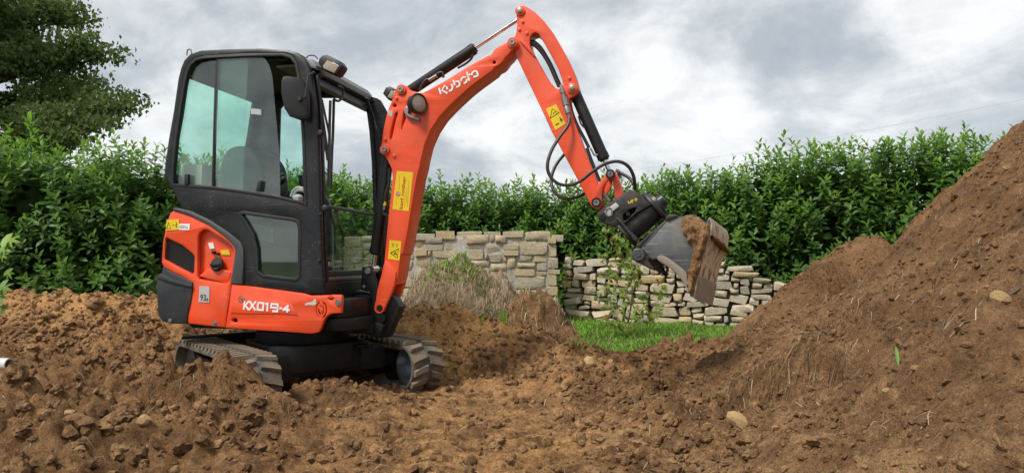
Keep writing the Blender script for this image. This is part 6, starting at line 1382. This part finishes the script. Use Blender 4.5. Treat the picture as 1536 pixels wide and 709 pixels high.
# twiggy roots at the right edge of the heap
def root_bundle(px, lines, label, r=.004):
    h = hit(*px); t = MB()
    for ln in lines:
        q = []
        for a, b in ln:
            k = hit(a, b)
            if k: q.append(Vector((k[0]-h[0], k[1]-h[1], k[2]-h[2]+r*1.6)))
        if len(q) > 1: t.tube(catmull(q, 3), [r*(1-.6*i/(3*(len(q)-1))) for i in range(3*(len(q)-1)+1)], 5)
    o = t.obj('dry_root', M['twig'], None); o.location = h; tag(o, label, 'root')
root_bundle((1512, 640), [[(1532, 668), (1518, 650), (1500, 655), (1484, 652)], [(1518, 650), (1524, 664), (1532, 690)], [(1524, 664), (1531, 640), (1534, 622)], [(1518, 650), (1512, 672), (1516, 692)]], 'pale branching root sticking out of the heap at the right edge')
root_bundle((1528, 575), [[(1534, 560), (1524, 572), (1512, 576)], [(1524, 572), (1526, 584), (1518, 582)], [(1526, 584), (1532, 600), (1522, 606)]], 'small bundle of pale rootlets by the tan stone at the right edge', .003)
root_bundle((1410, 545), [[(1418, 482), (1414, 494), (1418, 506)]], 'thin pale root on the upper face of the soil heap', .003)
root_bundle((1240, 500), [[(1222, 489), (1234, 498), (1246, 503)]], 'short pale stick on the torn sod ledge of the heap', .005)
root_bundle((190, 553), [[(172, 553), (190, 552), (206, 556)]], 'short orange brown stick in the hollow left of the track', .009)

# a green blade on the heap
def leaf_obj(name, loc, L, label, cat, rot, mat='dogleaf', w=.35, tint=.6):
    v = LV*np.array([L, L*w/.35, L]); o = link(name, arr_mesh(name, v, LF, True, {'tint': np.full(len(v), tint)}), M[mat]); o.location = loc; o.rotation_euler = rot; return tag(o, label, cat)
h = hit(1345, 553); leaf_obj('green_leaf', (h[0], h[1]-.01, h[2]+.01), .075, 'single narrow green leaf lying on the bare soil heap', 'leaf', (0, R(-60), R(70)), w=.16, tint=.4)

# white drain pipe poking in from the left
h = hit(6, 548)
pp_ = MB(); n = 28; A_ = Vector((0, 0, 0)); ax = Vector((-1, .12, .02)).normalized()
pp_.lathe(A_, ax, [(.0, .033), (0, .041), (.10, .041), (.102, .044), (.13, .044), (.132, .041), (.9, .041), (.9, .033), (.0, .033)], n, False); o = pp_.obj('drain_pipe', M['pipe'], None); o.location = (h[0]+.035, h[1], CAM_H+ray(8, 546).z*h[1]/ray(8, 546).y); tag(o, 'grey white plastic pipe lying open ended on the soil at the left edge', 'pipe')

# shrub leaves reaching in at the left edge
def lobed(L):
    out = [(0, 0)]
    for a, r_ in ((-1.5, .35), (-1.15, .62), (-.8, .42), (-.55, .85), (-.25, .55), (0, 1.0), (.25, .55), (.55, .85), (.8, .42), (1.15, .62), (1.5, .35)): out.append((math.cos(a)*r_*L, math.sin(a)*r_*L))
    V = [(x, y, -.12*abs(y)-.1*x*x/L) for x, y in out]; V.append((.4*L, 0, .02*L)); F = [(0, i, 12) if False else (12, i, i+1) for i in range(1, 11)]+[(12, 0, 1), (12, 11, 0)]; return np.array(V), np.array(F)
sh = empty('shrub_sprig', (-3.98, 5.0, 0), 'bright green lobed leaves of a shrub reaching in at the left edge', 'shrub')
t = MB(); base_z = float(GZ(-4.2, 5.0)); stems = [((-.25, 0, base_z), (-.12, 0, .7), (.02, 0, 1.0), (.16, 0, 1.07)), ((-.25, 0, base_z), (-.05, .02, .6), (.14, .02, .84), (.2, .02, .86)), ((-.25, 0, base_z), (-.1, -.02, .5), (.05, -.02, .72), (.14, -.02, .7))]
for s_ in stems: t.tube(catmull([Vector(p) for p in s_], 4), .005, 5)
t.obj('stem', M['greenstem'], sh)
for (px, py, L, rz, ry, rx, tn) in ((4, 358, .13, .1, .15, -1.0, .9), (0, 372, .11, -.3, .2, -.9, .6), (2, 380, .09, -.6, .4, -.8, .7), (10, 405, .085, -.4, .9, -.6, .55), (-2, 428, .12, -.2, .3, -.8, .3), (-4, 445, .10, -.5, .5, -1, .25), (-2, 460, .09, -.3, .6, -1, .3)):
    d = ray(px, py); p = Vector((0, 0, CAM_H))+d*(5.0/d.y); v, f = lobed(L); me = arr_mesh('lobed_leaf', v, f, True, {'tint': np.full(len(v), tn)}); o = link('lobed_leaf', me, M['dogleaf'], sh); o.location = (p.x+3.98, p.y-5.0, p.z); o.rotation_euler = (rx+1.9, ry, rz)

# tufts and weeds
def tuft(px, n, h0, h1, label, seed, lean=.9, tint=(.45, .9), w=.008, name='grass_tuft'):
    h = hit(*px)
    if h is None: return
    rg_ = np.random.default_rng(seed); r_ = rg_.normal(0, .018, (n, 2)); V, F, t_ = blades(n, r_[:, 0], r_[:, 1], np.zeros(n)-.01, h0, h1, w, lean, rg_, tint=tint); o = link(name, arr_mesh(name, V, F, True, {'tint': t_}), M['grass']); o.location = h; tag(o, label, 'grass tuft')
tuft((866, 522), 26, .08, .17, 'pale wilting grass tuft on the soil below the lawn', 3, 1.3, (.05, .5), .010)
tuft((757, 484), 18, .08, .16, 'small upright green grass tuft before the sod clump', 4, .5)
tuft((722, 484), 12, .05, .10, 'tiny green grass tuft at the foot of the turf mound', 6, .7)
tuft((905, 508), 22, .06, .12, 'dark green weed tuft at the broken edge of the lawn', 9, 1.0, (.4, .8))
def weed(px, n, r, label, seed):
    h = hit(*px); rg_ = random.Random(seed); e_ = empty('broadleaf_weed', h, label, 'weed'); t_ = MB()
    for k in range(n):
        a = k*2.4+rg_.uniform(-.4, .4); rr = r*rg_.uniform(.5, 1); z_ = rg_.uniform(.03, .10); t_.tube(catmull([Vector((0, 0, -.02)), Vector((math.cos(a)*rr*.4, math.sin(a)*rr*.4, z_*.8)), Vector((math.cos(a)*rr, math.sin(a)*rr, z_))], 3), .0022, 4)
        v = LV*np.array([.06, .075, .06]); o = link('leaf', arr_mesh('leaf', v, LF, True, {'tint': np.full(len(v), rg_.uniform(.0, .6))}), M['dogleaf'], e_); o.location = (math.cos(a)*rr, math.sin(a)*rr, z_); o.rotation_euler = (rg_.uniform(-.3, .3), rg_.uniform(-.2, .4), a)
    t_.obj('stalk', M['greenstem'], e_)
weed((736, 474), 14, .13, 'broad leaved green weed growing below the turf mound', 5)
weed((1008, 508), 8, .07, 'small flat weed at the edge of the lawn', 8)

# young tree on the lawn
def sapling():
    Z = 8.2; W3 = lambda px, py, z=Z: (lambda d: Vector((0, 0, CAM_H))+d*(z/d.y))(ray(px, py)); b0 = W3(938, 498); b0.z = float(LZ(b0.x, b0.y))-.02
    e_ = empty('sapling', b0, 'thin young tree with sparse yellow green leaves on the lawn before the dry wall', 'tree'); rg_ = random.Random(4)
    limbs = [([(938, 498), (943, 478), (947, 455), (948, 428), (944, 405), (935, 385), (925, 365), (915, 345)], .011, 'trunk'), ([(947, 455), (936, 438), (922, 420), (912, 400), (908, 378)], .006, 'branch'), ([(940, 490), (958, 468), (976, 448), (992, 432)], .005, 'branch'), ([(948, 428), (958, 405), (964, 385), (972, 366)], .005, 'branch'),
             ([(943, 480), (928, 462), (915, 450), (906, 440)], .005, 'branch'), ([(955, 470), (975, 470), (990, 466)], .004, 'branch'), ([(944, 405), (952, 385), (950, 365), (958, 352)], .005, 'branch'), ([(938, 496), (925, 488), (918, 476)], .004, 'branch')]
    tips = []; lv = []
    for ln, r_, nm in limbs:
        q = [W3(a, b, Z+.12*math.sin(i*1.3+len(ln))*(nm != 'trunk'))-b0 for i, (a, b) in enumerate(ln)]; qq = catmull(q, 4); t_ = MB(); t_.tube(qq, [r_*(1-.75*i/(len(qq)-1)) for i in range(len(qq))], 6); t_.obj(nm, M['twig'], e_)
        for i, p in enumerate(qq[2:]):
            for k in range(4 if nm != 'trunk' or i > 8 else 1): lv.append(p+Vector((rg_.gauss(0, .06), rg_.gauss(0, .06), rg_.gauss(0, .05))))
    VV, FF, TT = [], [], []; off = 0
    v0, f0 = lobed(1.0)
    mesh_ = [];
    for tn in (.1, .35, .5, .62, .75, .95):
        me = arr_mesh('leaf', v0*np.array([1, 1, 1]), f0, True, {'tint': np.full(len(v0), tn)}); me.materials.append(M['sapleaf']); mesh_.append(me)
    for i, p in enumerate(lv):
        o = bpy.data.objects.new('leaf', rg_.choices(mesh_, (3, 4, 4, 4, 3, .5))[0]); COL.objects.link(o); o.parent = e_; o.location = p; s = rg_.uniform(.05, .085); o.scale = (s, s, s); o.rotation_euler = (rg_.uniform(-.9, .9)+.9, rg_.uniform(.0, 1.0), rg_.uniform(0, 6.28))
    return len(lv)
NSAP = sapling()

# overhead line far behind
Wp = lambda px, py, z: (lambda d: Vector((0, 0, CAM_H))+d*(z/d.y))(ray(px, py))
a, b = Wp(1600, 136, 34), Wp(900, 262, 62); q = []
for i in range(25):
    t_ = i/24; p = a.lerp(b, t_); p.z -= 1.1*4*t_*(1-t_)*.25; q.append(p-a)
t = MB(); t.tube(q, .008, 5); o = t.obj('overhead_line', M['silver'], None); o.location = a; tag(o, 'thin overhead cable crossing the cloudy sky above the right hedge', 'cable')
